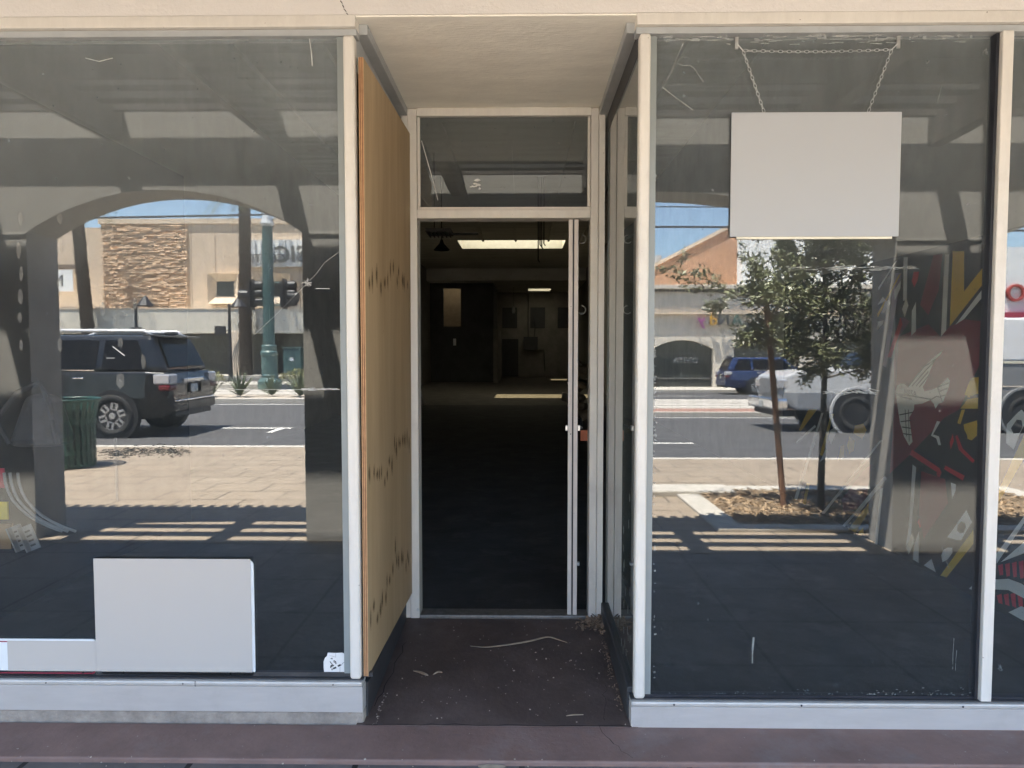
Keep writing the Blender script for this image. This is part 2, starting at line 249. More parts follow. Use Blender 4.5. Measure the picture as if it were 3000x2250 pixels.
m_signgrey=mat('blank_grey_board',(.435,.455,.48),.7,var=.01,scale=2)
m_signwhite=mat('sign_white',(.78,.82,.84),.45,var=.03); m_signred=mat('sign_red',(.28,.03,.06),.5,var=.1)
m_steel=mat('galvanised_steel',(.6,.6,.58),.35,metal=.7,var=.15,scale=30)
m_black=mat('black_paint',(.015,.015,.017),.5,var=.2); m_ink=mat('black_ink',(.02,.02,.02),.6,var=.05)
m_paper=mat('white_sticker',(.78,.78,.77),.6,var=.02)
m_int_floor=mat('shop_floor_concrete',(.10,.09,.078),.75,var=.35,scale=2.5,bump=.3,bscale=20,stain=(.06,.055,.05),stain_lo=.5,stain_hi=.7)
m_ceil=mat('shop_ceiling',(.62,.61,.57),.9,var=.15,scale=1.5,stretch=(.3,3,1),stain=(.45,.43,.39),stain_lo=.55,stain_hi=.8)
m_intwall=mat('shop_wall',(.22,.205,.185),.9,var=.2,scale=2,stain=(.18,.17,.15),stain_lo=.5,stain_hi=.8)
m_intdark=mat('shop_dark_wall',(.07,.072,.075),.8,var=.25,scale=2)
m_door=mat('dark_door',(.045,.046,.05),.6,var=.2)
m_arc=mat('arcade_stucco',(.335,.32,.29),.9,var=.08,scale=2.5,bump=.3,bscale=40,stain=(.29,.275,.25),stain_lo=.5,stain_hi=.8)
m_deck=mat('dark_roof_deck',(.06,.062,.066),.7,var=.2,scale=3,stretch=(.3,6,1))
m_joist=wood('brown_joist',(.075,.058,.048),(.045,.034,.028),3,(10,.6,10))
m_cap=mat('roof_tile_cap',(.3,.2,.15),.8,var=.2)
# ------------------------------------------------------------------ ground
ground=struct(MB().box(-400,400,-500,300,-.6,-.32).build('ground',mat('dry_earth',(.3,.25,.19),.95,var=.2,scale=.5)),'bare ground reaching to the horizon')
m_pav=brickmat('tan_pavers',(.27,.215,.158),(.24,.192,.142),(.06,.048,.038),.62,.42,.009,stain=(.295,.24,.18),stain_lo=.45,stain_hi=.8)
m_tile=brickmat('dark_scored_concrete',(.155,.14,.132),(.14,.128,.12),(.02,.018,.018),.61,.59,.011,offset=0,stain=(.19,.17,.155),stain_lo=.5,stain_hi=.7,bump=.5,var=.22)
m_pavb=brickmat('brick_pavers_red',(.33,.17,.125),(.27,.14,.105),(.2,.15,.12),.22,.11,.01)
m_conc=mat('pale_concrete',(.44,.41,.36),.9,var=.1,scale=4,bump=.2,bscale=40,stain=(.34,.31,.27))
m_asph=mat('asphalt',(.062,.061,.062),.85,var=.2,scale=1.2,stretch=(.25,2,1),bump=.3,bscale=120,stain=(.045,.045,.046),stain_lo=.5,stain_hi=.75)
m_line=mat('road_paint',(.7,.68,.62),.7,var=.1,scale=20)
struct(MB().box(-9,9,-2.62,-.22,-.3,-.055).build('arcade_floor',m_tile),'dark scored concrete floor of the arcade')
struct(MB().box(-40,40,-8.0,-2.62,-.31,-.05).build('sidewalk',m_pav),'tan paved sidewalk beyond the arcade')
kb=MB(); 
for x in range(-40,40,3): kb.box(x+.004,x+2.996,-8.16,-8.0,-.315,-.044)
struct(kb.build('kerb',m_conc,bevel=.012),'pale concrete kerb along the near road')
struct(MB().box(-300,300,-18.3,-8.16,-.31,-.17).build('road',m_asph),'near asphalt lane')
struct(MB().box(-300,300,-36.2,-27.2,-.31,-.172).build('road',m_asph),'far asphalt lane')
struct(MB().box(-300,300,-44,-36.2,-.31,-.04).build('far_sidewalk',m_conc),'pale sidewalk across the street')
struct(MB().box(-300,300,-27.2,-20.4,-.31,-.1).build('track_slab',m_conc),'pale concrete slab carrying the tram rails')
rl=MB()
for y in (-21.3,-22.7,-24.3,-25.7): rl.box(-60,60,y-.04,y+.04,-.1,-.092)
struct(rl.build('rails',mat('rail_slot',(.1,.09,.08),.5,metal=.4)),'tram rails set in the slab')
struct(MB().box(-2,60,-20.4,-18.45,-.31,-.06).build('brick_strip',m_pavb),'red brick strip beside the rails')
struct(MB().box(-60,60,-18.45,-18.3,-.31,-.03).build('median_kerb',m_conc,bevel=.015),'kerb of the median')
struct(MB().box(-60,-2,-20.4,-18.45,-.31,-.05).build('planting_strip',mat('gravel_mulch',(.42,.36,.29),.95,var=.4,scale=30,bump=.8,bscale=60)),'gravel planting strip in the median')
struct(MB().box(-60,-2,-27.2,-24.8,-.31,.06).build('raised_strip',m_conc),'raised pale strip behind the signal pole')
ln=MB(); ln.box(-6.2,-4.75,-11.72,-11.6,-.17,-.166); ln.box(-5.0,-4.88,-11.6,-10.9,-.17,-.166)
ln.box(1.2,3.4,-11.3,-11.18,-.17,-.166); ln.box(-40,40,-17.9,-17.8,-.17,-.166)
for x in range(-30,40,9): ln.box(x,x+3,-31.8,-31.68,-.172,-.168)
struct(ln.build('road_markings',m_line),'white and pale painted road markings')
# apron and alcove floor
ap=MB(); ap.hexa([(-9,-.227,-.2),(9,-.227,-.2),(9,.3,-.2),(-9,.3,-.2),(-9,-.227,-.036),(9,-.227,-.036),(9,0,-.03),(-9,0,-.03)])
struct(ap.build('threshold_apron',m_apron,bevel=.006),'worn maroon painted concrete strip along the shopfront')
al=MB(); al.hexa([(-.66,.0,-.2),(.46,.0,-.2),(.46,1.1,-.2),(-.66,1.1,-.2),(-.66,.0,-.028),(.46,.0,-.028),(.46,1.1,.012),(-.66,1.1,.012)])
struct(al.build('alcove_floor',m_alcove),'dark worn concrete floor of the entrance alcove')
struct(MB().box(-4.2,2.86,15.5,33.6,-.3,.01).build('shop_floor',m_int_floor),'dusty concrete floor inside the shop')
struct(MB().box(-4.2,-.66,.08,1.1,-.3,.011).build('shop_floor',m_floor_shaded),'floor behind the left display window')
struct(MB().box(.46,2.86,.08,1.1,-.3,.011).build('shop_floor',m_floor_shaded),'floor behind the right display window')
struct(MB().box(-4.2,2.86,1.1,15.5,-.3,.011).build('shop_floor',m_floor_shaded),'stained floor at the front of the shop, coloured dark for shade')
# cracks in the concrete
cr=MB()
def crack(pts,w,z):
    for (x0,y0),(x1,y1) in zip(pts,pts[1:]):
        n=Vector((-(y1-y0),x1-x0,0)).normalized()*w*.55*rng.uniform(.5,1.4)
        cr.quad((x0-n.x,y0-n.y,z),(x0+n.x,y0+n.y,z),(x1+n.x,y1+n.y,z),(x1-n.x,y1-n.y,z))
def jag(a,b,n,j):
    return [(a[0]+(b[0]-a[0])*i/n+rng.uniform(-j,j),a[1]+(b[1]-a[1])*i/n+rng.uniform(-j,j)) for i in range(n+1)]
crack(jag((-.62,.0),(.43,.0),24,.008),.0035,-.0245)
crack(jag((.30,.01),(.40,-.225),9,.01),.002,-.027)
crack(jag((.33,.02),(.37,.33),9,.012),.002,-.0145)
crack(jag((-.6,.1),(-.58,.8),12,.01),.003,-.001)
struct(cr.build('cracks',mat('crack_dirt',(.04,.032,.03),.9)),'dark cracks in the alcove concrete')
# ------------------------------------------------------------------ the shop
shop=thing('shop_building','cream stucco shopfront with two display windows either side of a recessed open doorway','shop building')
MB().box(-9,9,0,.25,2.735,5.4).build('fascia',m_fascia,shop)
MB().box(-9,-4.0,.0,.25,-.1,2.733).build('end_wall',m_fascia,shop)
MB().box(2.66,9,.0,.25,-.1,2.733).build('end_wall',m_fascia,shop)
MB().box(-.66,.46,.004,1.2,2.727,2.7335).build('soffit',m_soffit,shop)
ck=MB()
pp=jag((-.69,.0),(-.735,.0),5,.0); zz=[2.733,2.745,2.76,2.775,2.79,2.80]
xs=[-.663,-.67,-.679,-.684,-.692,-.70]
for i in range(5): ck.quad((xs[i],-.0015,zz[i]),(xs[i]+.004,-.0015,zz[i]),(xs[i+1]+.004,-.0015,zz[i+1]-.004),(xs[i+1],-.0015,zz[i+1]-.004))
ck.build('crack',m_darktrim,shop)
# shell: walls, ceiling with skylights
MB().box(-4.2,-4.0,.25,33.5,-.1,5.1).build('side_wall',m_intwall,shop)
MB().box(2.66,2.86,.25,33.5,-.1,5.1).build('side_wall',m_intwall,shop)
MB().box(-4.2,2.86,33.3,33.5,-.1,5.1).build('back_wall',m_intwall,shop)
ce=MB()
ce.box(-4.2,2.86,.25,19.25,4.8,5.1); ce.box(-4.2,-2.0,19.25,21.05,4.8,5.1); ce.box(1.33,2.86,19.25,21.05,4.8,5.1); ce.box(-4.2,2.86,21.05,27,4.8,5.1)
ce.box(-4.2,2.86,27,28.6,4.3,4.6); ce.box(-4.2,-3.6,28.6,29.8,4.3,4.6); ce.box(-2.5,2.86,28.6,29.8,4.3,4.6); ce.box(-4.2,2.86,29.8,31.0,4.3,4.6); ce.box(-4.2,.28,31.0,32.3,4.3,4.6); ce.box(1.36,2.86,31.0,32.3,4.3,4.6); ce.box(-4.2,2.86,32.3,33.5,4.3,4.6)
ce.box(-4.2,2.86,27,27.15,4.6,4.8)
ceo=ce.build('ceiling',m_ceil,shop)
cb=MB()
for x in (-3.2,-2.2,-1.2,-.2,.8,1.8): cb.box(x-.03,x+.03,.4,19.2,4.74,4.8)
cb.build('ceiling_batten',m_ceil,shop)
m_sky=mat('skylight_white',(.75,.73,.68),.8,var=.08)
for (x0,x1,y0,y1,z0) in ((-2.0,1.33,19.25,21.05,4.8),(.28,1.36,31.0,32.3,4.3),(-3.6,-2.5,28.6,29.8,4.3)):  # last opening is added, unseen, to light the recess
    sk=MB(); sk.box(x0-.02,x0+.004,y0,y1,z0-.01,z0+.55); sk.box(x1-.004,x1+.02,y0,y1,z0-.01,z0+.55); sk.box(x0,x1,y0-.02,y0+.004,z0-.01,z0+.55); sk.box(x0,x1,y1-.004,y1+.02,z0-.01,z0+.55); sk.build('skylight_well',m_sky,shop)

m_rl=bpy.data.materials.new('dirty_rooflight'); nt_,out_=nodes(m_rl)
t_=N(nt_,'ShaderNodeBsdfTransparent'); t_.inputs[0].default_value=(.9,.85,.68,1); l_=N(nt_,'ShaderNodeBsdfTranslucent'); l_.inputs[0].default_value=(.22,.21,.18,1); x_=N(nt_,'ShaderNodeMixShader'); x_.inputs[0].default_value=.62
nt_.links.new(t_.outputs[0],x_.inputs[1]); nt_.links.new(l_.outputs[0],x_.inputs[2]); nt_.links.new(x_.outputs[0],out_.inputs[0])
for b_ in ((-2.05,1.4,19.2,21.1,5.36,5.364),(.2,1.45,30.9,32.4,4.86,4.864),(-3.7,-2.4,28.5,29.9,4.86,4.864)): MB().box(*b_).build('rooflight_sheet',m_rl,shop)  # last sheet covers the added opening over the recess
# dark partition with an upper opening and its lit recess
pt=MB()
pt.box(-4.0,-3.43,28.15,28.35,0,4.3); pt.box(-3.43,-2.67,28.15,28.35,0,2.43); pt.box(-3.43,-2.67,28.15,28.35,4.08,4.3); pt.box(-2.67,-1.25,28.15,28.35,0,4.3); pt.box(-1.35,-1.25,28.35,33.3,0,4.3)
pt.build('partition',m_intdark,shop)
MB().box(-4.0,-1.36,29.9,30.0,1.5,4.3).build('recess_wall',mat('tan_plaster',(.16,.12,.085),.9,var=.15),shop); MB().box(-4.0,-1.36,28.36,29.9,1.5,1.6).build('recess_floor',m_intwall,shop)
MB().box(-1.22,-1.02,27.2,31.5,0,2.3).build('half_wall',m_intwall,shop)
bw=MB()
for x in (-1.01,.4,1.79): bw.box(x,x+.75,33.27,33.31,2.5,3.54)
for k,x in enumerate((-1.01,.4,1.79)): MB().box(x,x+.75,33.27,33.31,2.5,3.54).build('boarded_window',m_door,shop,.01)
dr=MB().box(-1.02,-.2,33.25,33.31,.06,1.95).build('back_door',m_door,shop)
MB().box(-1.1,-1.02,33.24,33.31,.01,2.02).build('door_casing',m_intwall,shop)
# ---------------------------------------------------------------- windows
def window(name,x0,x1,post_l,post_r,zsill,zc,tilt,gl,label):
    """one display window: base panel, sill, posts, head trim, beads, pane. members parented to the shop"""
    w=empty(name); w.parent=shop; w['label']=label
    MB().box(x0,x1,0,.06,zc,zsill-.022).build('base_panel',m_base,w,.003)
    MB().box(x0,x1,-.006,.062,zsill-.0205,zsill).build('sill',m_alu,w,.006)
    MB().box(x0,x1,.012,.075,zsill+.0,zsill+.006).build('sill_bed',m_darktrim,w)
    MB().box(x0,x1,-.005,.06,2.69,2.7335).build('head_trim',m_white,w,.003)
    MB().box(x0,x1,.015,.07,2.664,2.6885).build('head_rail',m_beam,w,.002)
    for (a,b,rad) in post_l: MB().box(a,b,.002,.055,zsill+.006,2.6635).build('post',m_white,w,rad,seg=4)
    return w
wl=window('display_window',-4.0,-.634,[(-.685,-.641,.012)],None,.147,.021,0,m_glassL,'left display window with dusty, haze-tinted glass and a low concrete kerb')
MB().box(-4.0,-.634,.014,.3,-.1,.0205).build('curb',m_curb,wl,.01)
MB().box(-4.0,-.60,.03,.05,.153,.17).build('bead',m_darktrim,wl)
MB().box(-.712,-.687,.022,.05,.17,2.663).build('bead',m_gbead,wl,.002)
def ppane(w,x0,x1,z0,z1,tilt,gl,y=.04):
    o=MB().box(x0,x1,-.003,.003,z0-1.4,z1-1.4).build('pane',gl,w)
    o.location=(0,y+.003,1.4); o.rotation_euler=(-R(tilt),0,0); return o
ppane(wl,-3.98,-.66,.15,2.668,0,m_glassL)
wr=window('display_window',.432,2.66,[(.444,.487,.012),(1.804,1.846,.004)],None,.076,-.05,.6,m_glassR,'right display window in two panes split by a slim white post')
gr_=MB(); gr_.box(.489,.513,.026,.05,.085,2.66); gr_.build('bead',m_gbead,wr,.002)
MB().box(1.791,1.802,.02,.06,.085,2.66).build('gasket',m_gasket,wr)
MB().box(.49,2.66,.024,.045,.0825,.092).build('gasket',m_gasket,wr)
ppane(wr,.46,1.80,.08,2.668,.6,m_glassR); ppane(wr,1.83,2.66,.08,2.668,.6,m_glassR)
pp_=MB()
for cx,w,h in ((1.80,.06,.012),(1.62,.03,.006),(1.2,.02,.005),(.75,.03,.004),(.55,.015,.008)):
    pp_.poly([(cx-w,-.0012,-.049),(cx+w,-.0012,-.049),(cx+w*.5,-.0012,-.049+h*.4),(cx+w*.1,-.0012,-.049+h*.9),(cx-w*.4,-.0012,-.049+h),(cx-w*.8,-.0012,-.049+h*.5)])
pp_.build('paint_splash',m_apron,wr)
sc_=MB()
for x in (.6,1.1,1.73,2.3): sc_.lathe([(0,-.0005),(.004,-.0005),(.004,.002),(0,.002)],(x,-.0068,.066),8,axis='y')
sc_.build('screw',m_gasket,wr)
sc_=MB()
for x in (-.75,-1.35,-1.9): sc_.lathe([(0,-.0005),(.003,-.0005),(.003,.002),(0,.002)],(x,-.0068,.137),8,axis='y')
sc_.build('screw',m_gasket,wl)
MB().box(-1.302,-1.3,-.0068,.05,.1265,.1465).build('sill_joint',m_gasket,wl)
# painted scraps and old adhesive on the glass
m_film=film('adhesive_residue',(.5,.5,.47),.2); m_film2=film('old_tape',(.6,.62,.6),.5); m_scr=mat('glass_scratch',(.75,.75,.72),.5,var=.05)
sm=MB()
def blob(mb,cx,cz,rx,rz,y,n=14,m=0,j=.15):
    mb.poly([(cx+rx*math.cos(2*math.pi*k/n)*rng.uniform(1-j,1+j),y,cz+rz*math.sin(2*math.pi*k/n)*rng.uniform(1-j,1+j)) for k in range(n)],m)
ovals=[(60,640),(55,735),(62,800),(60,870),(175,640),(178,720),(172,830),(180,960),(62,1010),(300,905),(352,1005),(352,1125),(395,890),(420,1060),(175,1010),(58,930)]
def gp(u,v,y=.038):  # source photo position -> glass plane at y (precomputed pinhole of this camera)
    d=Vector((-.01442*.99875,.9986,-.04994))
    fw=Vector((-math.sin(math.atan(30/2080))*math.cos(math.atan(.05)),math.cos(math.atan(30/2080))*math.cos(math.atan(.05)),-math.sin(math.atan(.05))))
    rt=Vector((math.cos(math.atan(30/2080)),math.sin(math.atan(30/2080)),0)); up=rt.cross(fw)
    d=fw+rt*((u-1500)/2080)-up*((v-1125)/2080); t=(y+2.75)/d.y; return Vector((0,-2.75,1.47))+d*t
for u,v in ovals:
    p=gp(u,v); blob(sm,p.x,p.z,rng.uniform(.007,.013),rng.uniform(.018,.032),.038)
p=gp(353,1115); blob(sm,p.x,p.z,.018,.03,.0378,18)
for u,v,w,h in ((55,110,.05,.022),(245,112,.03,.012),(690,112,.09,.008),(820,98,.14,.006)):
    p=gp(u,v); sm.quad((p.x-w,.0378,p.z-h),(p.x+w,.0378,p.z-h*1.2),(p.x+w*.95,.0378,p.z+h),(p.x-w*.9,.0378,p.z+h*1.1),0)
for (u,v) in ((340,1340),(341,1380)):
    p=gp(u,v); sm.quad((p.x-.005,.0378,p.z-.12),(p.x+.005,.0378,p.z-.12),(p.x+.006,.0378,p.z+.08),(p.x-.006,.0378,p.z+.08),0)
smo=sm.build('residue',m_film,wl); smo['label']='pale oval glue marks and tape scraps on the dusty glass'
# smear where film was peeled off: ragged flecks
fl=MB()
for k in range(420):
    t=rng.random(); u=300+t*240+rng.gauss(0,12); v=1322+rng.gauss(0,7)+ (6 if t<.3 else 0)
    p=gp(u,v); blob(fl,p.x,p.z,rng.uniform(.002,.009),rng.uniform(.0006,.0025),.0376-k*1e-6,7,j=.5)
flo=fl.build('peeled_film',film('peeled_film',(.12,.12,.11),.75),wl)
scr=MB()
def scratch(mb,pts,w,y=.0372):
    ps=[gp(u,v,y) for u,v in pts]
    for a,b in zip(ps,ps[1:]):
        d=(b-a).normalized(); n=Vector((-d.z,0,d.x))*w*rng.uniform(.6,1.3); mb.quad(a-n,b-n,b+n,a+n)
scratch(scr,[(905,823),(925,805),(950,770),(1000,733)],.0004); scratch(scr,[(895,835),(860,870),(800,930),(740,985)],.00028)
for k in range(26):
    t=rng.uniform(0,6.28); r0=rng.uniform(0,6); r1=r0+rng.uniform(3,12); scratch(scr,[(900+r0*math.cos(t),828+r0*math.sin(t)),(900+r1*math.cos(t),828+r1*math.sin(t))],.0005)
for k in range(12): scratch(scr,[(870+rng.uniform(0,100),1140+rng.gauss(0,2)),(920+rng.uniform(0,70),1140+rng.gauss(0,2))],.0006)
scratch(scr,[(880,1142),(995,1141)],.0009); scratch(scr,[(690,1141),(880,1141)],.0005); scratch(scr,[(925,845),(965,846)],.0008)
scratch(scr,[(893,90),(905,105),(912,150),(915,193)],.0016); scratch(scr,[(330,1015),(365,1042)],.0016); scratch(scr,[(312,1049),(335,1049)],.0008)
scratch(scr,[(250,170),(290,180),(330,170)],.001); scratch(scr,[(340,103),(350,105),(375,105)],.0016)
so_=scr.build('crack',m_scr,wl); so_['label']='small star shaped chip and thin cracks in the glass'
sr=MB()
for k in range(40): 
    u=2300+rng.uniform(0,380); scratch(sr,[(u,785+rng.gauss(0,4)),(u+rng.uniform(10,60),785+rng.gauss(0,3))],.0008,.034)
for k in range(26):
    u=2410+rng.uniform(0,150); scratch(sr,[(u,1150+rng.gauss(0,4)),(u+rng.uniform(10,40),1150+rng.gauss(0,3))],.0009,.034)
scratch(sr,[(1940,255),(1985,290),(2030,322)],.0014,.034); scratch(sr,[(2005,120),(1985,165),(1970,205),(1955,230)],.0007,.034); scratch(sr,[(1982,185),(2000,192),(2020,190),(2032,198),(2042,212),(2060,240)],.0007,.034)
scratch(sr,[(2758,1600),(2780,1665)],.0007,.034); scratch(sr,[(2760,250),(2752,280),(2745,305)],.0007,.034)
for (u,v,h) in ((2208,1905,38),(2795,1915,45),(2803,1935,30)):
    scratch(sr,[(u,v-h),(u-3,v),(u-4,v+h)],.003 if u<2300 else .001,.034)
for k in range(60):
    u=2100+rng.uniform(0,760); v=2030+rng.gauss(0,6); scratch(sr,[(u,v),(u+rng.uniform(1,7),v+rng.uniform(-2,2))],.0012,.034)
for k in range(90):
    u=1930+rng.uniform(0,920); v=112+rng.gauss(0,9); scratch(sr,[(u,v),(u+rng.uniform(4,40),v+rng.uniform(-2,2))],.0012,.034)
for (u,v) in ((2885,150),(2930,1955)):
    for k in range(12): scratch(sr,[(u+rng.uniform(-9,9),v+rng.uniform(-11,9)),(u+rng.uniform(-9,9),v+rng.uniform(-9,11))],.0007,.034)
sro=sr.build('scuffs',m_film2,wr); sro['label']='tape remains, scratches and scuffs on the right glass'
ep=MB()
for k in range(240):
    e=k%4
    if e==0: u,v=1915+abs(rng.gauss(0,3)),rng.uniform(150,2030)
    elif e==1: u,v=rng.uniform(1920,2850),100+abs(rng.gauss(0,8))
    elif e==2: u,v=1916+abs(rng.gauss(0,2)),rng.uniform(950,1300)
    else: u,v=rng.uniform(1920,2850),2036-abs(rng.gauss(0,3))
    p=gp(u,v,.034); blob(ep,p.x,p.z,rng.uniform(.001,.006),rng.uniform(.001,.005),.0338,6,j=.5)
ep.build('putty_remains',m_film2,wr)
# side returns
rl_=empty('return_window'); rl_.parent=shop; rl_['label']='left return of the entrance behind the plywood'
MB().box(-.66,-.601,.06,1.02,2.686,2.7265).build('head_beam',m_beam,rl_,.003)
MB().box(-.68,-.645,.06,1.02,2.6,2.685).build('head_rail',m_beam,rl_)
MB().box(-.67,-.626,.062,1.02,-.1,.115).build('base_board',m_darktrim,rl_,.004)
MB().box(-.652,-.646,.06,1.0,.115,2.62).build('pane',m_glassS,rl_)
MB().box(-.665,-.637,1.0,1.019,.115,2.62).build('post',m_white,rl_)
rr_=empty('return_window'); rr_.parent=shop; rr_['label']='right return pane of the entrance over a dark skirting'
MB().box(.401,.46,.06,1.02,2.686,2.7265).build('head_beam',m_beam,rr_,.003)
MB().box(.444,.475,.06,1.02,2.6,2.685).build('head_rail',m_darktrim,rr_)
MB().box(.425,.458,.062,1.02,-.1,.105).build('base_board',m_darktrim,rr_,.006)
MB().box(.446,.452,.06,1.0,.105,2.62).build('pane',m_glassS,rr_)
rc=MB()
for k in range(26):
    y=.12+rng.uniform(0,.45); z=.12+rng.expovariate(3.2); rc.quad((.4455,y,z),(.4455,y+.003,z),(.4455,y+.004,z+.03),(.4455,y+.001,z+.03+.02*rng.random()))
rc.build('crack',m_scr,rr_)
# door frame and transom
df=empty('door_frame'); df.parent=shop; df['label']='off white door frame around the open doorway'
for a,b,y in ((-.634,-.603,1.022),(-.6015,-.554,1.016),(.358,.398,1.016),(.3995,.433,1.022)):
    MB().box(a,b,y,1.13,.012,2.72).build('jamb',m_white,df,.003)
MB().box(-.5535,.3575,1.017,1.12,2.683,2.7255).build('head',m_white,df,.003)
MB().box(-.5535,.3575,1.014,1.12,2.154,2.20).build('transom_bar',m_white,df,.004)
for a,b in ((-.552,-.538),(.342,.356)): MB().box(a,b,1.03,1.06,2.216,2.682).build('glazing_stop',m_white,df,.002)
MB().box(-.552,.356,1.03,1.06,2.2015,2.215).build('glazing_stop',m_white,df,.002)
MB().box(-.553,.357,1.017,1.12,.008,.03).build('threshold',mat('worn_threshold',(.2,.19,.18),.5,metal=.4,var=.3,scale=30),df,.006)
jb=MB(); jb.lathe([(0,0),(.008,0),(.008,.004),(0,.004)],(-.563,1.012,.06),10,axis='y'); jb.build('bolt',m_steel,df)
tw=empty('transom_window'); tw.parent=shop; tw['label']='transom pane above the doorway'
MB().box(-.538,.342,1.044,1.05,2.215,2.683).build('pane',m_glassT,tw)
tk=MB()
def scrT(pts,w):
    ps=[gp(u,v,1.042) for u,v in pts]
    for a,b in zip(ps,ps[1:]):
        d=(b-a).normalized(); n=Vector((-d.z,0,d.x))*w; tk.quad(a-n,b-n,b+n,a+n)
scrT([(1235,412),(1262,507),(1283,587)],.0016)
for k in range(7):
    p=gp(1385+rng.uniform(-10,25),535+rng.uniform(-15,20),1.041); blob(tk,p.x,p.z,rng.uniform(.006,.016),rng.uniform(.004,.009),1.0415,6,j=.5)
tk.build('paint_flecks',m_scr,tw)
# glass door leaf standing open
gd=empty('glass_door'); gd.parent=shop; gd.location=(.27,1.03,0); gd.rotation_euler=(0,0,R(85.9)); gd['label']='aluminium and glass door leaf folded open into the shop'
m_doorw=mat('door_offwhite',(.72,.66,.62),.5,var=.06,scale=10,speck=(.1,.08,.07),sp_scale=50,sp_lo=.73,sp_hi=.77)
m_doord=mat('door_rail_shaded',(.2,.2,.2),.5)  # shadow on the rails put into their colour
MB().box(0,.05,-.026,-.004,.03,2.15).build('stile',m_doorw,gd,.003); MB().box(0,.05,.004,.026,.03,2.15).build('stile',m_doorw,gd,.003)
MB().box(.004,.05,-.004,.004,.03,2.15).build('gasket',m_gasket,gd)
MB().box(.86,.91,-.022,.022,.03,2.15).build('stile',m_doord,gd,.003)
MB().box(.05,.86,-.018,.018,2.09,2.15).build('rail',m_doord,gd,.003); MB().box(.05,.86,-.018,.018,.03,.12).build('rail',m_doord,gd,.003)
MB().box(.05,.86,-.003,.003,.12,2.09).build('pane',m_glassS,gd)
for z,h,sd_ in ((1.03,.03,1),(1.03,.03,-1),(.30,.016,-1)): MB().box(.0,.03,min(sd_*.026,sd_*.04),max(sd_*.026,sd_*.04),z,z+h).build('clip',m_steel,gd,.003)
MB().tube([(.02,-.045,1.045),(.5,-.05,1.045)],.008,8).build('push_bar',m_door,gd)
for z in (2.06,1.68): MB().tube([(.1,-.045-.022*math.sin(t),z+.022*math.cos(t)) for t in [i*.45 for i in range(10)]],.003,6).build('hook',m_steel,gd)
tg=MB().box(.325,.365,1.2,1.204,.955,1.015).build('paper_tag',mat('orange_tag',(.5,.16,.08),.7),None,.004); tag(tg,'small orange paper tag hanging from the bar of the glass door','tag')
# ------------------------------------------------------------------ plywood sheet
py=thing('plywood_sheet','tall weathered plywood sheet with dark stain spots fixed over the left side of the alcove','plywood')
A=Vector((-.615,.022,.16)); B=Vector((-.590,.99,.16)); At=Vector((-.61,.022,2.585)); Bt=Vector((-.585,.99,2.585)); nx=Vector((-.0185,.0005,0))
pl=MB(); pl.hexa([A+nx,A,B,B+nx,At+nx,At,Bt,Bt+nx],0)
o=pl.build('face_veneer',m_ply,py)
pe=MB()
for i in range(5):
    a=nx*(i/5); b=nx*((i+1)/5); e=Vector((0,-.0012-.0006*(i%2),0)); pe.hexa([A+b+e,A+a+e,A+a,A+b,At+b+e,At+a+e,At+a,At+b],i%2)
pe.build('edge_plies',[m_plyedge1,m_plyedge2],py)
ps=MB(); 
def onply(y,z): 
    t=(y-.022)/.968; q=A.lerp(B,t); q2=At.lerp(Bt,t); return q.lerp(q2,(z-.16)/2.425)+Vector((.0008,0,0))
for (z0,dz,n) in ((1.77,.06,13),(.96,.05,17),(.40,.05,17)):
    for k in range(n):
        y=.06+.88*(k+rng.random()*.7)/n; z=z0+rng.gauss(0,dz*.5)+.04*math.sin(y*7+z0*9); hw=rng.uniform(.010,.017); hz=rng.uniform(.018,.036)
        for f in (1.5,1.0,.6):
            ps.poly([onply(min(.98,max(.03,y+f*hw*math.cos(t))),z+f*hz*math.sin(t)*(1+.3*math.cos(t)))+Vector((k*1e-6+.0002*(1.6-f),0,0)) for t in [2*math.pi*i/12 for i in range(12)]])
for k in range(40):
    y=rng.uniform(.05,.95); z=rng.uniform(.25,2.5); hw=rng.uniform(.001,.004)
    ps.poly([onply(y+hw*math.cos(t),z+hw*1.5*math.sin(t)) for t in [2*math.pi*i/7 for i in range(7)]])
ps.build('damp_spots',film('damp_spot',(.13,.08,.045),.19),py)
# ------------------------------------------------------------------ signs and stickers at the glass
hs=thing('hanging_sign','blank grey sign board hanging on chains in the right display window','sign')
MB().box(.803,1.452,.035,.0395,1.902,2.375).build('board',m_signgrey,hs,.002)
MB().box(.83,1.43,.040,.0445,1.893,2.36).build('backing_board',mat('cream_backing',(.75,.72,.6),.6),hs,.004)
def chain(mb,a,b,n,sag=0):
    a=Vector(a);b=Vector(b)
    for k in range(n):
        p=a.lerp(b,k/n); q=a.lerp(b,(k+1.25)/n)
        p=p-Vector((0,0,sag*4*(k/n)*(1-k/n))); t=min(1,(k+1.25)/n); q=q-Vector((0,0,sag*4*t*(1-t)))
        d=(q-p); u=d.normalized(); s=Vector((-u.z,0,u.x)) if k%2==0 else Vector((0,1,0))
        s=s*.0052; pts=[]
        for i in range(9):
            t=2*math.pi*i/8; pts.append(p+d*(.5-.5*math.cos(t))+s*math.sin(t))
        mb.tube(pts,.0009,5,cap=False)
for a,b,n,s in (((.838,0.022,2.602),(.922,0.022,2.372),15,0),((1.400,0.022,2.602),(1.318,0.022,2.372),15,0),((.838,0.022,2.602),(1.400,0.022,2.602),34,.006)):
    mb=MB(); chain(mb,a,b,n,s); mb.build('chain',m_steel,hs)
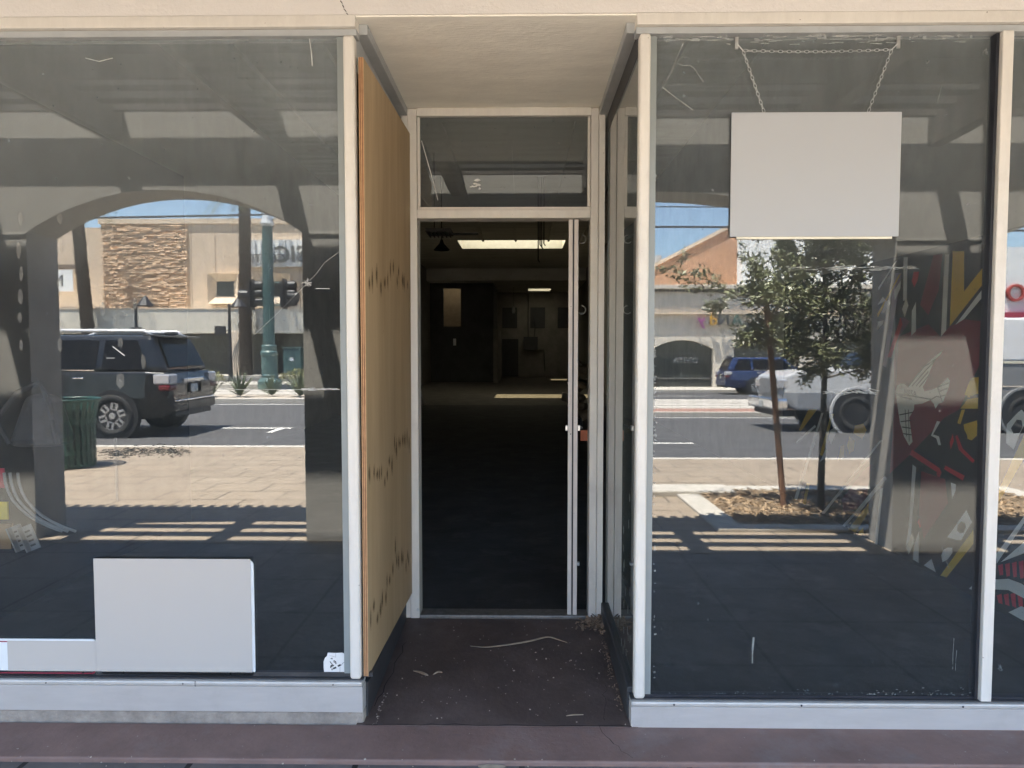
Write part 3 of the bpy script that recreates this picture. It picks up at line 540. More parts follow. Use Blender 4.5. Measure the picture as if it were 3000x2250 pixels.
for x,xe in ((.816,.838),(1.428,1.400)):
    mb=MB().box(x-.006,x+.006,.026,.032,2.61,2.655); mb.tube([(x,.026,2.63),(xe,0.022,2.602)],.0018,6); mb.build('bracket',m_steel,hs)
def board(name,label,x0,x1,z0,z1,gx0,gx1,gz0,gz1,red):
    t=thing(name,label,'sign',(0,.034,0))
    def rr(x0,x1,z0,z1,r,y):
        out=[]
        for cx,cz,a in ((x1-r,z0+r,-90),(x1-r,z1-r,0),(x0+r,z1-r,90),(x0+r,z0+r,180)):
            for k in range(6): out.append((cx+r*math.cos(R(a+18*k)),y,cz+r*math.sin(R(a+18*k))))
        return out
    MB().prism(rr(x0,x1,z0,z1,.022,-.004),(0,.006,0)).build('board',m_signwhite,t)
    if red:
        o1=rr(x0+.008,x1-.008,z0+.008,z1-.008,.016,-.0052); o2=rr(x0+.013,x1-.013,z0+.013,z1-.013,.012,-.0052); mb=MB()
        for i in range(len(o1)):
            j=(i+1)%len(o1); mb.quad(o1[i],o1[j],o2[j],o2[i])
        mb.build('border',m_signred,t)
    MB().box(gx0,gx1,-.0075,-.0055,gz0,gz1).build('blank_panel',m_signgrey2,t)
    mb=MB()
    for x in ((x1-.06,) if red else (x0+.09,x1-.1)): mb.lathe([(0,-.0008),(.0042,-.0008),(.0042,.0012),(0,.0012)],(x,-.0048,z0+.013),10,axis='y')
    mb.build('bolt_hole',m_ink,t)
    return t
board('property_sign','low white sign with dark red border at the foot of the left window',-2.6,-1.712,.15,.3,-2.075,-1.714,.170,.2935,True)
board('property_sign','taller white sign with blank grey face standing on the left window sill',-1.698,-1.073,.15,.626,-1.715,-1.084,.170,.631,False)
st=thing('torn_sticker','torn white sticker with black signal marks low in the corner of the left window','sticker')
sp=[(960,1912),(985,1913),(1003,1912),(1017,1919),(1016,1937),(1014,1950),(1014,1977),(1001,1983),(985,1981),(948,1981),(944,1976),(950,1974),(948,1955),(948,1938),(952,1927),(958,1922)]
sv=[gp(u,v,.0355) for u,v in sp]
MB().prism([tuple(p) for p in sv],(0,.0008,0)).build('paper',m_paper,st)
mk=MB()
def stroke(pts,w):
    ps=[gp(900+x*160/1659,1850+y*160/1659,.0352) for x,y in pts]
    for a,b in zip(ps,ps[1:]):
        d=(b-a).normalized(); n=Vector((-d.z,0,d.x))*w; mk.quad(a-n,b-n,b+n,a+n)
for pts,w in (([(715,830),(740,815),(775,815)],.0017),([(800,885),(850,905),(875,950),(870,990)],.002),([(795,920),(825,930),(840,960)],.0013),([(690,910),(720,955),(760,980)],.0016),([(712,1110),(712,1060),(745,1015),(790,1010)],.002),([(740,1090),(755,1050),(815,1035)],.002),([(785,1130),(880,1090)],.0035),([(930,1055),(1020,1010)],.0035),([(740,1150),(770,1150)],.0035),([(865,660),(865,780)],.0004),([(680,730),(865,780)],.0004),([(995,1060),(995,1350)],.0005),([(1190,905),(1080,960),(1030,1030)],.0006),([(745,850),(765,850)],.001)): stroke(pts,w)
mk.build('printed_marks',m_ink,st)
# ------------------------------------------------------------------ litter
m_straw=mat('dry_palm_leaf',(.33,.27,.2),.8,var=.25,scale=30); m_leaf=mat('dead_leaves',(.24,.175,.125),.9,var=.4,scale=30,island=.4)
def zf(y): return -.028+.04*y/1.1
def leaf(name,pts,w,label):
    q=[pts[0]]+list(pts)+[pts[-1]]; out=[]
    for i in range(1,len(q)-2):
        for k in range(5):
            t=k/5; out.append(tuple(.5*(2*q[i][c]+(q[i+1][c]-q[i-1][c])*t+(2*q[i-1][c]-5*q[i][c]+4*q[i+1][c]-q[i+2][c])*t*t+(3*q[i][c]-q[i-1][c]-3*q[i+1][c]+q[i+2][c])*t**3) for c in range(3)))
    pts=out+[pts[-1]]
    mb=MB(); n=len(pts)
    P=[Vector((x,y,zf(y)+.004+h)) for x,y,h in pts]
    for i in range(n-1):
        a,b=P[i],P[i+1]; d=(b-a).normalized(); s=Vector((-d.y,d.x,.25)); wa=w*math.sin(math.pi*(i+.25)/n); wb=w*math.sin(math.pi*(min(i+1.25,n-.05))/n)
        mb.hexa([a-s*wa-Vector((0,0,.002)),b-s*wb-Vector((0,0,.002)),b+s*wb-Vector((0,0,.002)),a+s*wa-Vector((0,0,.002)),a-s*wa,b-s*wb,b+s*wb,a+s*wa])
    return tag(mb.build(name,m_straw),label,'leaf')
leaf('palm_leaflet',[(-.255,.69,0),(-.18,.675,.002),(-.1,.685,.006),(0,.71,.01),(.06,.735,.012),(.13,.775,.01),(.18,.76,.004),(.225,.735,0)],.005,'long dry palm leaflet lying across the alcove floor')
leaf('palm_leaflet',[(-.50,.435,0),(-.47,.42,.003),(-.44,.40,.003),(-.425,.395,0)],.006,'short thick leaf strip on the alcove floor near the plywood')
leaf('palm_leaflet',[(-.405,.40,0),(-.385,.42,.004),(-.365,.425,0)],.004,'thin curled leaf strip beside the short thick one')
leaf('palm_leaflet',[(.18,.07,0),(.21,.075,.002),(.25,.08,0)],.0025,'thin pale straw near the right front corner of the alcove')
leaf('palm_leaflet',[(-.16,-.24,-.015),(-.12,-.245,-.013),(-.06,-.24,-.015)],.009,'pale leaf lying in the joint at the edge of the apron')
lp=MB()
for k in range(260):
    x=.425-abs(rng.gauss(0,.05)); y=1.0-abs(rng.gauss(0,.07)); 
    if k>150: y=rng.uniform(.1,.98); x=.418-abs(rng.gauss(0,.012))
    if x<.2: continue
    z=zf(y)+rng.uniform(.003,.03 if k<150 else .008); M=Matrix.Translation((x,y,z))@Euler((rng.uniform(-.8,.8),rng.uniform(-.8,.8),rng.uniform(0,6))).to_matrix().to_4x4()
    s=rng.uniform(.006,.018) if k<150 else rng.uniform(.002,.006)
    lp.box(-s,s,-s*.45,s*.45,-.0008,.0008,0,M)
tag(lp.build('leaf_litter',m_leaf),'heap of dead leaves and grit in the right corner of the doorway','leaf litter',kind='stuff')
gt=MB()
for k in range(420):
    if k<230 and k%3 or 230<=k<330 and k%2: continue
    if k<230: x=rng.uniform(-.55,.42); y=rng.uniform(.0,1.0); z=zf(y)+.001
    elif k<330: x=rng.gauss(.15,.14); y=rng.gauss(.55,.22); z=zf(y)+.001
    elif k<370: x=-.612+rng.uniform(0,.03)+.0; y=rng.uniform(.0,.25); z=zf(y)+.002
    else: x=rng.uniform(-2,2); y=-.235+rng.gauss(0,.012); z=-.052 if y<-.228 else -.034
    if y<0 and k<330 or y>1.0 or (k<370 and abs(x+.09)>.51): continue
    s=abs(rng.gauss(0,.0011))+.0005; M=Matrix.Translation((x,y,z))@Euler((0,0,rng.uniform(0,6))).to_matrix().to_4x4()
    gt.box(-s*rng.uniform(.6,2),s,-s*.8,s*.8,-.001,s*.6,0,M)
tag(gt.build('paint_chips',mat('pale_chips',(.42,.38,.33),.8,var=.3,scale=50,island=.5)),'pale paint chips and grit scattered over the alcove floor','grit',kind='stuff')
# ------------------------------------------------------------------ inside the shop
m_pipe=mat('dark_pipe',(.06,.06,.06),.5,var=.2)
for i,(x,b) in enumerate(((.31,3.2),(.345,3.5),(.38,3.45),(.42,3.52))):
    tag(MB().tube([(x,11.25,4.8),(x,11.25,b),(x+.03,11.27,b-.04)],.012,8).build('hanging_pipe',m_pipe),('dark pipe hanging from the ceiling, longest of the bundle','dark pipe hanging from the ceiling beside the longest one','dark pipe in the middle of the hanging bundle','dark pipe at the right of the hanging bundle')[i],'pipe',group='pipes hanging from the shop ceiling')
fx=thing('ceiling_fixture','old grid light fixture hanging near the left of the shop ceiling','light fixture')
mb=MB().box(-1.62,-1.2,9.2,9.7,3.42,3.48)
for k in range(6): mb.box(-1.6+k*.07,-1.585+k*.07,9.2,9.7,3.39,3.42)
mb.build('grid_body',m_intwall,fx); MB().box(-1.2,-.75,9.4,9.46,3.4,3.43).tube([(-1.5,9.45,3.48),(-1.5,9.45,4.8)],.006,6).build('arm',m_pipe,fx)
pf=thing('ceiling_lamp','dark bell shaped lamp on a stem hanging from the shop ceiling','lamp')
MB().tube([(-1.58,11.25,4.8),(-1.58,11.25,3.55)],.012,6).build('stem',m_pipe,pf); MB().lathe([(.02,.2),(.05,.12),(.16,0),(.15,-.01)],(-1.58,11.25,3.4),14).build('shade',m_pipe,pf)
eb=thing('electric_box','grey electric box with conduits on the back wall','electric box')
MB().box(.07,.78,33.1,33.3,1.4,2.06).build('cabinet',m_door,eb,.01); MB().tube([(.3,33.25,2.06),(.3,33.25,4.2)],.03,8).tube([(.6,33.25,2.06),(.66,33.2,2.6),(.5,33.2,3.1)],.02,8).tube([(.8,33.2,1.5),(1.1,33.25,1.45),(1.15,33.25,.3)],.02,8).build('conduit',m_pipe,eb)
for i,(x,y,w,h,rot) in enumerate(((-2.75,15.6,.12,1.5,.12),(-2.62,15.4,.1,1.25,.2),(-2.5,15.3,.16,.7,.3))):
    M=Matrix.Translation((x,y,.02))@Euler((0,-rot,0)).to_matrix().to_4x4()
    b=MB().box(0,.03,-w,w,0,h,0,M).build('leaning_board',m_intwall); tag(b,('tallest dusty board leaning at the left side of the shop','middle dusty board leaning at the left side of the shop','low wide board leaning at the left side of the shop')[i],'board',group='boards leaning inside the shop')
bl=tag(MB().hexa([(1.1,16.9,.01),(1.45,16.9,.01),(1.45,17.2,.01),(1.1,17.2,.01),(1.12,16.9,.25),(1.4,16.9,.2),(1.4,17.2,.2),(1.12,17.2,.25)]).build('concrete_block',m_conc,bevel=.02),'pale block on the shop floor at the edge of the sunlit patch','block')
tag(MB().box(-3.0,-2.88,28.11,28.15,1.6,1.9).build('notice_sheet',m_paper),'small white notice on the dark partition','notice')
lm=thing('pendant_lamp','small pale pendant lamp in front of the boarded windows','lamp'); MB().lathe([(.0,.3),(.05,.28),(.07,.1),(.05,0),(0,0)],(-.4,30.2,3.1),12).build('shade',m_paper,lm); MB().tube([(-.4,30.2,3.4),(-.4,30.2,4.3)],.008,6).build('cord',m_pipe,lm)
jk=MB()
for k in range(9):
    M=Matrix.Translation((.95+rng.uniform(-.1,.35),11.2+rng.uniform(-.3,.3),.2+.12*k))@Euler((rng.uniform(-.7,.7),rng.uniform(-.7,.7),rng.uniform(0,3))).to_matrix().to_4x4(); s=rng.uniform(.12,.24); jk.box(-s,s,-s*.6,s*.6,-s*.4,s*.4,0,M)
tag(jk.build('junk_heap',mat('dusty_sacks',(.28,.22,.16),.9,var=.3),bevel=.04),'heap of dusty sacks and rubble seen through the open door glass','junk',kind='stuff')
# left display: dark partition with odds and ends
dp=tag(MB().box(-2.9,-2.82,.35,3.2,.012,2.9).build('display_partition',mat('black_partition',(.022,.022,.024),.9,var=.3)),'dark side partition inside the left display window','partition')
tag(MB().box(-2.67,-2.62,.79,.8,.60,.69).build('warning_label',mat('yellow_label',(.6,.47,.03),.6)),'small yellow warning label at the far left of the left window','label')
tag(MB().box(-2.70,-2.64,.80,.81,.76,.86).build('red_card',mat('red_card',(.4,.02,.06),.6)),'red card above the yellow label at the far left','card')
bk=MB().box(-2.66,-2.6,.78,.8,.45,.58).build('brown_card',mat('brown_card',(.22,.14,.07),.7)); tag(bk,'brown cardboard strip below the yellow label','card')
m_dull=mat('dull_steel',(.2,.21,.22),.5,metal=.3,var=.2)
for i,dx in enumerate((0,.055)):
    M=Matrix.Translation((-2.53+dx,.78,.45))@Euler((0,R(-22),0)).to_matrix().to_4x4()
    mb=MB()
    mb.box(-.028,.028,0,.006,0,.13,0,M); mb.box(-.028,-.022,-.03,0,0,.13,0,M)
    for k in range(4): mb.box(-.016,.012,-.001,0,.02+.025*k,.03+.025*k,1,M)
    tag(mb.build('metal_bracket',[m_dull,m_black]),('slotted metal bracket on the left, inside the left window','slotted metal bracket on the right, inside the left window')[i],'bracket',group='slotted brackets inside the left window')
mb=MB()
for off in (0,.03,.07): mb.tube([(-2.63+off+.32*t*t*.9,.79,.84-.42*t+.12*t*t) for t in [i/8 for i in range(9)]],.007,6)
tag(mb.build('bent_track',m_dull),'curved metal track leaning inside the left window','metal track')
bgm=mat('dark_canvas',(.03,.032,.04),.9,var=.3,scale=12)
bag=thing('canvas_bag','dark canvas bag hanging inside the left window','bag')
MB().hexa([(-2.56,.7,.98),(-2.3,.7,.98),(-2.3,.9,.98),(-2.56,.9,.98),(-2.5,.76,1.24),(-2.36,.76,1.24),(-2.36,.86,1.24),(-2.5,.86,1.24)]).build('body',bgm,bag,.04,seg=3)
MB().tube([(-2.53,.7,1.0),(-2.58,.68,1.12),(-2.5,.72,1.25),(-2.43,.78,1.3),(-2.36,.72,1.25),(-2.3,.68,1.12),(-2.29,.7,1.0)],.012,6).build('strap',bgm,bag)
# ------------------------------------------------------------------ mural on the inside wall
mu=thing('wall_mural','dark mural of bars, flowers and a white bird inside the right window','mural')
pal=dict(maroon=(.24,.018,.04),plum=(.17,.035,.09),white=(.86,.86,.84),cream=(.9,.86,.74),yellow=(.8,.52,.05),gold=(.86,.54,.05),red=(.68,.035,.055),lilac=(.36,.29,.37),black=(.018,.02,.024))
keys=list(pal); mm=[mat('mural_'+k,pal[k],.7,var=.08,scale=6,bump=.1,bscale=25) for k in keys]
mb=MB().box(2.653,2.66,.62,4.5,.012,2.12,keys.index('black'))
for i,(c,pts) in enumerate(MURAL): mb.poly([(2.6525-.00012*i,y,z) for y,z in pts],keys.index(c))
mb.build('painted_panel',mm,mu)
MB().poly([(2.640,y,z) for y,z in BIRD]).build('painted_bird',mat('bird_white',(.88,.86,.8),.7,var=.06),mu)
mb=MB()
for l in BIRDLINES:
    for (y0,z0),(y1,z1) in zip(l,l[1:]):
        d=Vector((0,y1-y0,z1-z0)).normalized(); n=Vector((0,-d.z,d.y))*.0035; a=Vector((2.6395,y0,z0)); b=Vector((2.6395,y1,z1)); mb.quad(a-n,b-n,b+n,a+n)
mb.build('feather_lines',m_ink,mu)
def text(body,size,m,parent,M,name='lettering',extrude=.0,bold=0):
    cu=bpy.data.curves.new('t','FONT'); cu.body=body; cu.size=size; cu.extrude=extrude; cu.align_x='LEFT'; cu.resolution_u=3; cu.offset=bold
    to=bpy.data.objects.new('t',cu); COL.objects.link(to); dg=bpy.context.evaluated_depsgraph_get()
    me=bpy.data.meshes.new_from_object(to.evaluated_get(dg)); bpy.data.objects.remove(to); bpy.data.curves.remove(cu)
    me.transform(M); me.materials.clear(); me.materials.append(m); me.name=name
    o=bpy.data.objects.new(name,me); COL.objects.link(o); o.parent=parent; return o
def MX(x,y,z,ax,ay,az): 
    m=Matrix((ax,ay,az)).transposed().to_4x4(); m.translation=(x,y,z); return m
text('MESA',.062,m_ink,mu,MX(2.639,2.185,1.145,(0,-1.05,0),(0,.1,1),(-1,0,0)),'painted_letters')
text('2019',.03,m_ink,mu,MX(2.638,1.02,.66,(0,-1,0),(0,0,1),(-1,0,0)),'painted_letters')
# ------------------------------------------------------------------ the arcade
YI,YO,ZT=-2.70,-3.07,3.44
aw=thing('arcade_wall','stucco arcade wall of low arches between the sidewalk and the shop','arcade wall')
openings=[(-13.0,-9.2,2.70),(-8.4,-4.62,2.70),(-3.87,-1.71,2.70),(-.95,2.88,2.74),(3.63,7.4,2.74),(8.2,12.,2.7)]
zs=2.375
def arch(x0,x1,za,n=26):
    c=(x0+x1)/2; h=(x1-x0)/2; rise=za-zs; rad=(h*h+rise*rise)/(2*rise); cz=za-rad
    return [(x0+(x1-x0)*i/n, cz+math.sqrt(rad*rad-(x0+(x1-x0)*i/n-c)**2)) for i in range(n+1)]
mb=MB(); xprev=-14.0
def strip(x0,x1,z0,z1): 
    mb.quad((x0,YI,z0),(x0,YI,ZT),(x1,YI,ZT),(x1,YI,z1)); mb.quad((x0,YO,z0),(x1,YO,z1),(x1,YO,ZT),(x0,YO,ZT))
for x0,x1,za in openings+[(13.0,13.0,None)]:
    zb=-.1
    strip(xprev,x0,zb,zb)
    if za is None: break
    mb.quad((x0,YI,zb),(x0,YO,zb),(x0,YO,zs),(x0,YI,zs)); mb.quad((x1,YI,zb),(x1,YI,zs),(x1,YO,zs),(x1,YO,zb))
    A=arch(x0,x1,za)
    for (a,za_),(b,zb_) in zip(A,A[1:]):
        strip(a,b,za_,zb_); mb.quad((a,YI,za_),(a,YO,za_),(b,YO,zb_),(b,YI,zb_))
    xprev=x1
mb.quad((-14,YI,ZT),(-14,YO,ZT),(13,YO,ZT),(13,YI,ZT))
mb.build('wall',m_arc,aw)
mb=MB(); xprev=-14.0
for x0,x1,za in openings:
    mb.box(xprev+.002,x0-.002,YI,YI+.008,zs-.022,zs-.004); xprev=x1
mb.build('impost_line',m_arc,aw,.002)
mb=MB(); x=-14.0
mb.box(-14,13,YO-.03,YI+.0,ZT+.002,ZT+.03)
while x<13: mb.box(x,x+.06,YO-.11,YO-.03,ZT+.006,ZT+.045); x+=.12
mb.build('coping',m_cap,aw)
ar=thing('arcade_roof','dark timber arcade roof with joists and open slats above the sidewalk','arcade roof')
mb=MB(); y=-.01
while y>-1.93: mb.box(-9,9,y-.118,y,3.405+.008*(rng.random()),3.47); y-=.12
mb.build('deck',m_deck,ar)
for x in (-6.8,-5.6,-4.38,-3.20,-1.98,-.75,.62,2.0,3.1,4.4,5.6,6.8):
    MB().box(x,x+.105,YI-.0,-.001,3.07,3.39).build('joist',m_joist,ar,.006)
m_deckd=mat('slat_shade_dark',(.02,.018,.017),.8)  # darker copy for the unlit slats, shade put into the colour
# slats: gaps measured from the wall
for a,b in ((.07,.12),(.253,.367),(.506,.62)):
    MB().box(-9,9,YI+a,YI+b,3.268,3.42).build('slat',m_joist if a<.1 else m_deckd,ar,.004)
MB().box(-9,9,-1.938,-1.90,3.25,3.404).build('fascia_board',m_joist,ar)
# fixed conduit on the wall
# ------------------------------------------------------------------ litter bin on the sidewalk
m_green=mat('green_metal',(.012,.06,.045),.35,var=.15,spec=.6)
tc=thing('litter_bin','green slatted metal litter bin on the tan sidewalk','litter bin',(-5.80,-6.15,-.05))
mb=MB(); mb.lathe([(.0,.03),(.27,.03),(.27,.0),(.0,.0)],n=28); mb.build('base',m_green,tc)
mb=MB().lathe([(.24,.05),(.25,.72)],n=28); mb.build('liner',m_black,tc)
for k in range(26):
    t=2*math.pi*k/26; M=Matrix.Rotation(t,4,'Z'); mb=MB()
    mb.hexa([M@Vector(q) for q in ((.275,-.022,.03),(.285,-.022,.03),(.285,.022,.03),(.275,.022,.03),(.275,-.022,.62),(.285,-.022,.62),(.285,.022,.62),(.275,.022,.62))])
    mb.hexa([M@Vector(q) for q in ((.275,-.022,.62),(.285,-.022,.62),(.285,.022,.62),(.275,.022,.62),(.335,-.026,.86),(.345,-.026,.86),(.345,.026,.86),(.335,.026,.86))])
    mb.build('slat',m_green,tc)
mb=MB(); mb.lathe([(.34,.85),(.36,.86),(.365,.88),(.345,.885),(.33,.87)],n=40,close=True); mb.build('rim',m_green,tc,smooth=True)
MB().lathe([(.272,.18),(.292,.18),(.292,.22),(.272,.22)],n=32,close=True).build('hoop',m_green,tc)
MB().lathe([(.272,.56),(.292,.56),(.292,.62),(.272,.62)],n=32,close=True).build('hoop',m_green,tc)
# ------------------------------------------------------------------ planting bed, tree and stakes
m_mulch=mat('mulch_bed',(.2,.145,.09),.95,var=.4,scale=18,bump=.8,bscale=50)
struct(MB().prism([(1.75,-5.15,-.06),(1.75,-5.15,-.06)][:0]+[(1.95,-5.25,-.06),(1.95,-3.5,-.06),(5.4,-3.5,-.06),(5.4,-5.25,-.06)],(0,0,.03)).build('mulch_bed',m_mulch),'brown mulch bed around the young tree')
kb=MB().box(1.7,1.95,-5.5,-3.3,-.06,-.02).box(1.95,5.65,-5.5,-5.25,-.06,-.021).box(1.95,5.65,-3.5,-3.3,-.06,-.0215).box(5.4,5.65,-5.25,-3.5,-.06,-.022)
struct(kb.build('bed_edging',m_conc,bevel=.01),'pale concrete edging of the planting bed')
mb=MB().box(1.2,2.35,-5.45,-4.95,-.05,.0).box(1.23,2.32,-5.42,-4.98,0.,.006)
tag(mb.build('meter_box_lid',m_conc,bevel=.008),'pale rectangular utility lid beside the mulch bed','utility lid')
mb=MB()
for k in range(2200):
    M=Matrix.Translation((rng.uniform(1.97,5.38),rng.uniform(-5.23,-3.52),-.03+rng.uniform(0,.022)))@Euler((rng.uniform(-.5,.5),rng.uniform(-.5,.5),rng.uniform(0,6.3))).to_matrix().to_4x4()
    s=rng.uniform(.012,.045); mb.box(-s,s,-.008,.008,-.003,.003,0,M)
tag(mb.build('wood_chips',mat('wood_chips',(.33,.24,.15),.9,var=.3,scale=30,island=.5)),'loose wood chips covering the planting bed','wood chips',kind='stuff')
m_bark=mat('grey_bark',(.11,.095,.08),.9,var=.3,scale=12,bump=.6,bscale=40,stretch=(3,3,.6))
m_lf=mat('olive_green_leaf',(.20,.22,.125),.4,var=.35,scale=4,island=.45)
tr=thing('young_tree','young small leaved tree tied between three wooden stakes in the mulch bed','tree',(2.95,-4.2,-.04))
tm=MB(); rng_keep=rng; rng=random.Random(21)
tm.tube([(0,0,0),(.01,.01,.6),(.03,-.01,1.25),(.02,.02,1.9),(.0,0,2.5),(.02,.0,3.0)],[.036,.032,.027,.02,.013,.005],9)
lv=MB()
def leafq(p,d,s):
    d=d.normalized(); sd_=d.cross(Vector((rng.gauss(0,1),rng.gauss(0,1),rng.gauss(0,1)))).normalized()*s*rng.uniform(.13,.2)
    lv.quad(p,p+d*s*.45-sd_,p+d*s,p+d*s*.45+sd_)
def branch(p,d,L,r,depth):
    pts=[p]; q=p.copy(); dd=d.normalized(); n=5
    for i in range(n):
        dd=(dd+Vector((rng.gauss(0,.16),rng.gauss(0,.16),rng.gauss(.02,.12)))).normalized(); q=q+dd*L/n; pts.append(q.copy())
        if depth<2 and i>0:
            for _ in range(2 if depth==0 else 2):
                sdv=(dd*.7+Vector((rng.gauss(0,.7),rng.gauss(0,.7),rng.gauss(0,.45)))).normalized(); branch(q,sdv,L*rng.uniform(.35,.6),r*.5,depth+1)
        if depth>=1:
            for _ in range(5 if depth==2 else 3):
                leafq(q+Vector((rng.gauss(0,.02),rng.gauss(0,.02),rng.gauss(0,.02))),dd*.6+Vector((rng.gauss(0,.7),rng.gauss(0,.7),rng.gauss(0,.5))),rng.uniform(.025,.085))
    tm.tube(pts,[r*(1-.8*i/n) for i in range(n+1)],5)
for k in range(18):
    h=1.3+1.6*k/18; a=k*2.4+rng.gauss(0,.3); L=(.84-.4*abs(h-1.75)/1.3)*rng.uniform(.6,1.1)*(.85 if math.cos(a)<-.25 else 1.1)
    branch(Vector((.02,0,h)),Vector((math.cos(a),math.sin(a),rng.uniform(-.15,.5))),L*.95,.011,0)
# long limb reaching to the left
branch(Vector((.02,0,1.95)),Vector((-1,-.1,.1)),.95,.012,0); branch(Vector((.02,0,2.1)),Vector((.2,.1,.8)),.6,.01,0); branch(Vector((.02,0,2.2)),Vector((.7,.2,.5)),.6,.01,0)
rng=rng_keep; tm.build('trunk',m_bark,tr); lv.build('crown',m_lf,tr)
m_stake=wood('stake_wood',(.27,.145,.085),(.17,.09,.055),4,(12,12,.8),.8)
for i,(x,y,tx,ty,h) in enumerate(((2.63,-4.3,-.20,-.0,2.1),(3.74,-4.75,.28,-.05,2.0))):
    s=thing('tree_stake',('leaning wooden stake at the left of the young tree','leaning wooden stake at the right of the young tree','wooden stake behind the young tree')[i],'stake',(x,y,-.04),0,'stakes around the young tree')
    MB().tube([(0,0,0),(tx*.5,ty*.5,h*.5),(tx,ty,h)],[.03,.029,.028],10).build('pole',m_stake,s)
    e=Vector((2.97-x,-4.2-y,0)); MB().tube([(tx*.4,ty*.4,h*.4),(e.x*.6+tx*.2,e.y*.6,h*.38),(e.x,e.y,h*.4)],.004,5).build('tie',m_black,s)
    MB().lathe([(.033,-.008),(.036,0),(.033,.008)],(tx*.4,ty*.4,h*.4),10).build('wire_wrap',m_black,s)
# ------------------------------------------------------------------ vehicles
m_tyre=mat('tyre_rubber',(.018,.018,.018),.8,var=.2); m_rim=mat('alloy_silver',(.55,.55,.56),.3,metal=.8,var=.05); m_rimd=mat('rim_dark',(.03,.03,.032),.4,metal=.3)
m_chrome=mat('chrome',(.75,.76,.78),.12,metal=1,var=.02); m_cglass=mat('car_glass',(.006,.006,.007),.12,var=.1,spec=.15); m_red=mat('tail_red',(.35,.01,.01),.2,var=.1); m_lamp=mat('clear_lamp',(.5,.5,.52),.1,metal=.3,var=.1)
m_lampr=mat('dark_red_lamp',(.12,.01,.012),.15); m_plate=mat('number_plate',(.5,.5,.48),.5,var=.05)
def paint(n,c): return mat(n,c,.25,var=.05,coat=.45,spec=.4)
def wheel(parent,x,y,z,r,side,spokes=6,double=True,m_r=None,w=.24,rimf=.72):
    e=empty('wheel',(x,y,z)); e.parent=parent
    MB().lathe([(r*.62,-w/2),(r*.93,-w/2),(r,-w*.3),(r,w*.3),(r*.93,w/2),(r*.62,w/2)],n=36,axis='y',close=True).build('tyre',m_tyre,e,smooth=True)
    R_=r*rimf; yo=side*w*.46
    MB().lathe([(0,yo*.55),(R_,yo*.55)],n=28,axis='y').build('rim_back',m_rimd,e)
    mb=MB().lathe([(R_*.94,yo*.6),(R_*.95,yo),(R_,yo*1.02),(R_*1.02,yo*.6)],n=36,axis='y',close=True)
    for k in range(spokes):
        a=2*math.pi*k/spokes+.3; M=Matrix.Rotation(a,4,'Y'); y0,y1=sorted((yo*.7,yo*.97))
        if double:
            for o in (-.15,.15): mb.box(R_*.38,R_*.94,y0,y1,R_*(o-.075),R_*(o+.075),0,M)
            mb.box(R_*.80,R_*.93,y0,y1,-R_*.15,R_*.15,0,M); mb.box(R_*.36,R_*.46,y0,y1,-R_*.15,R_*.15,0,M)
        else: mb.box(R_*.15,R_*.96,y0,y1,-R_*.1,R_*.1,0,M)
    mb.lathe([(0,yo*.98),(R_*.2,yo*.98),(R_*.26,yo*.7)],n=16,axis='y')
    mb.build('rim',m_r or m_rim,e)
def carbody(name,secs,m,parent,bev=.05):
    """secs: list of (x, zb, zt, half width bottom, half width belt)"""
    mb=MB(); n=len(secs); b=0
    for x,zb,zt,hb,ht in secs:
        zm=zb+(zt-zb)*.45
        mb.v+=[(x,-hb,zb),(x,-ht*1.0,zm),(x,-ht*.96,zt),(x,ht*.96,zt),(x,ht,zm),(x,hb,zb)]
    for i in range(n-1):
        for k in range(6):
            j=(k+1)%6; mb.f.append((i*6+k,i*6+j,(i+1)*6+j,(i+1)*6+k)); mb.m.append(0)
    mb.f.append(tuple(range(5,-1,-1))); mb.m.append(0); mb.f.append(tuple((n-1)*6+k for k in range(6))); mb.m.append(0)
    o=mb.build(name,m,parent,bev,smooth=False,seg=3); return o
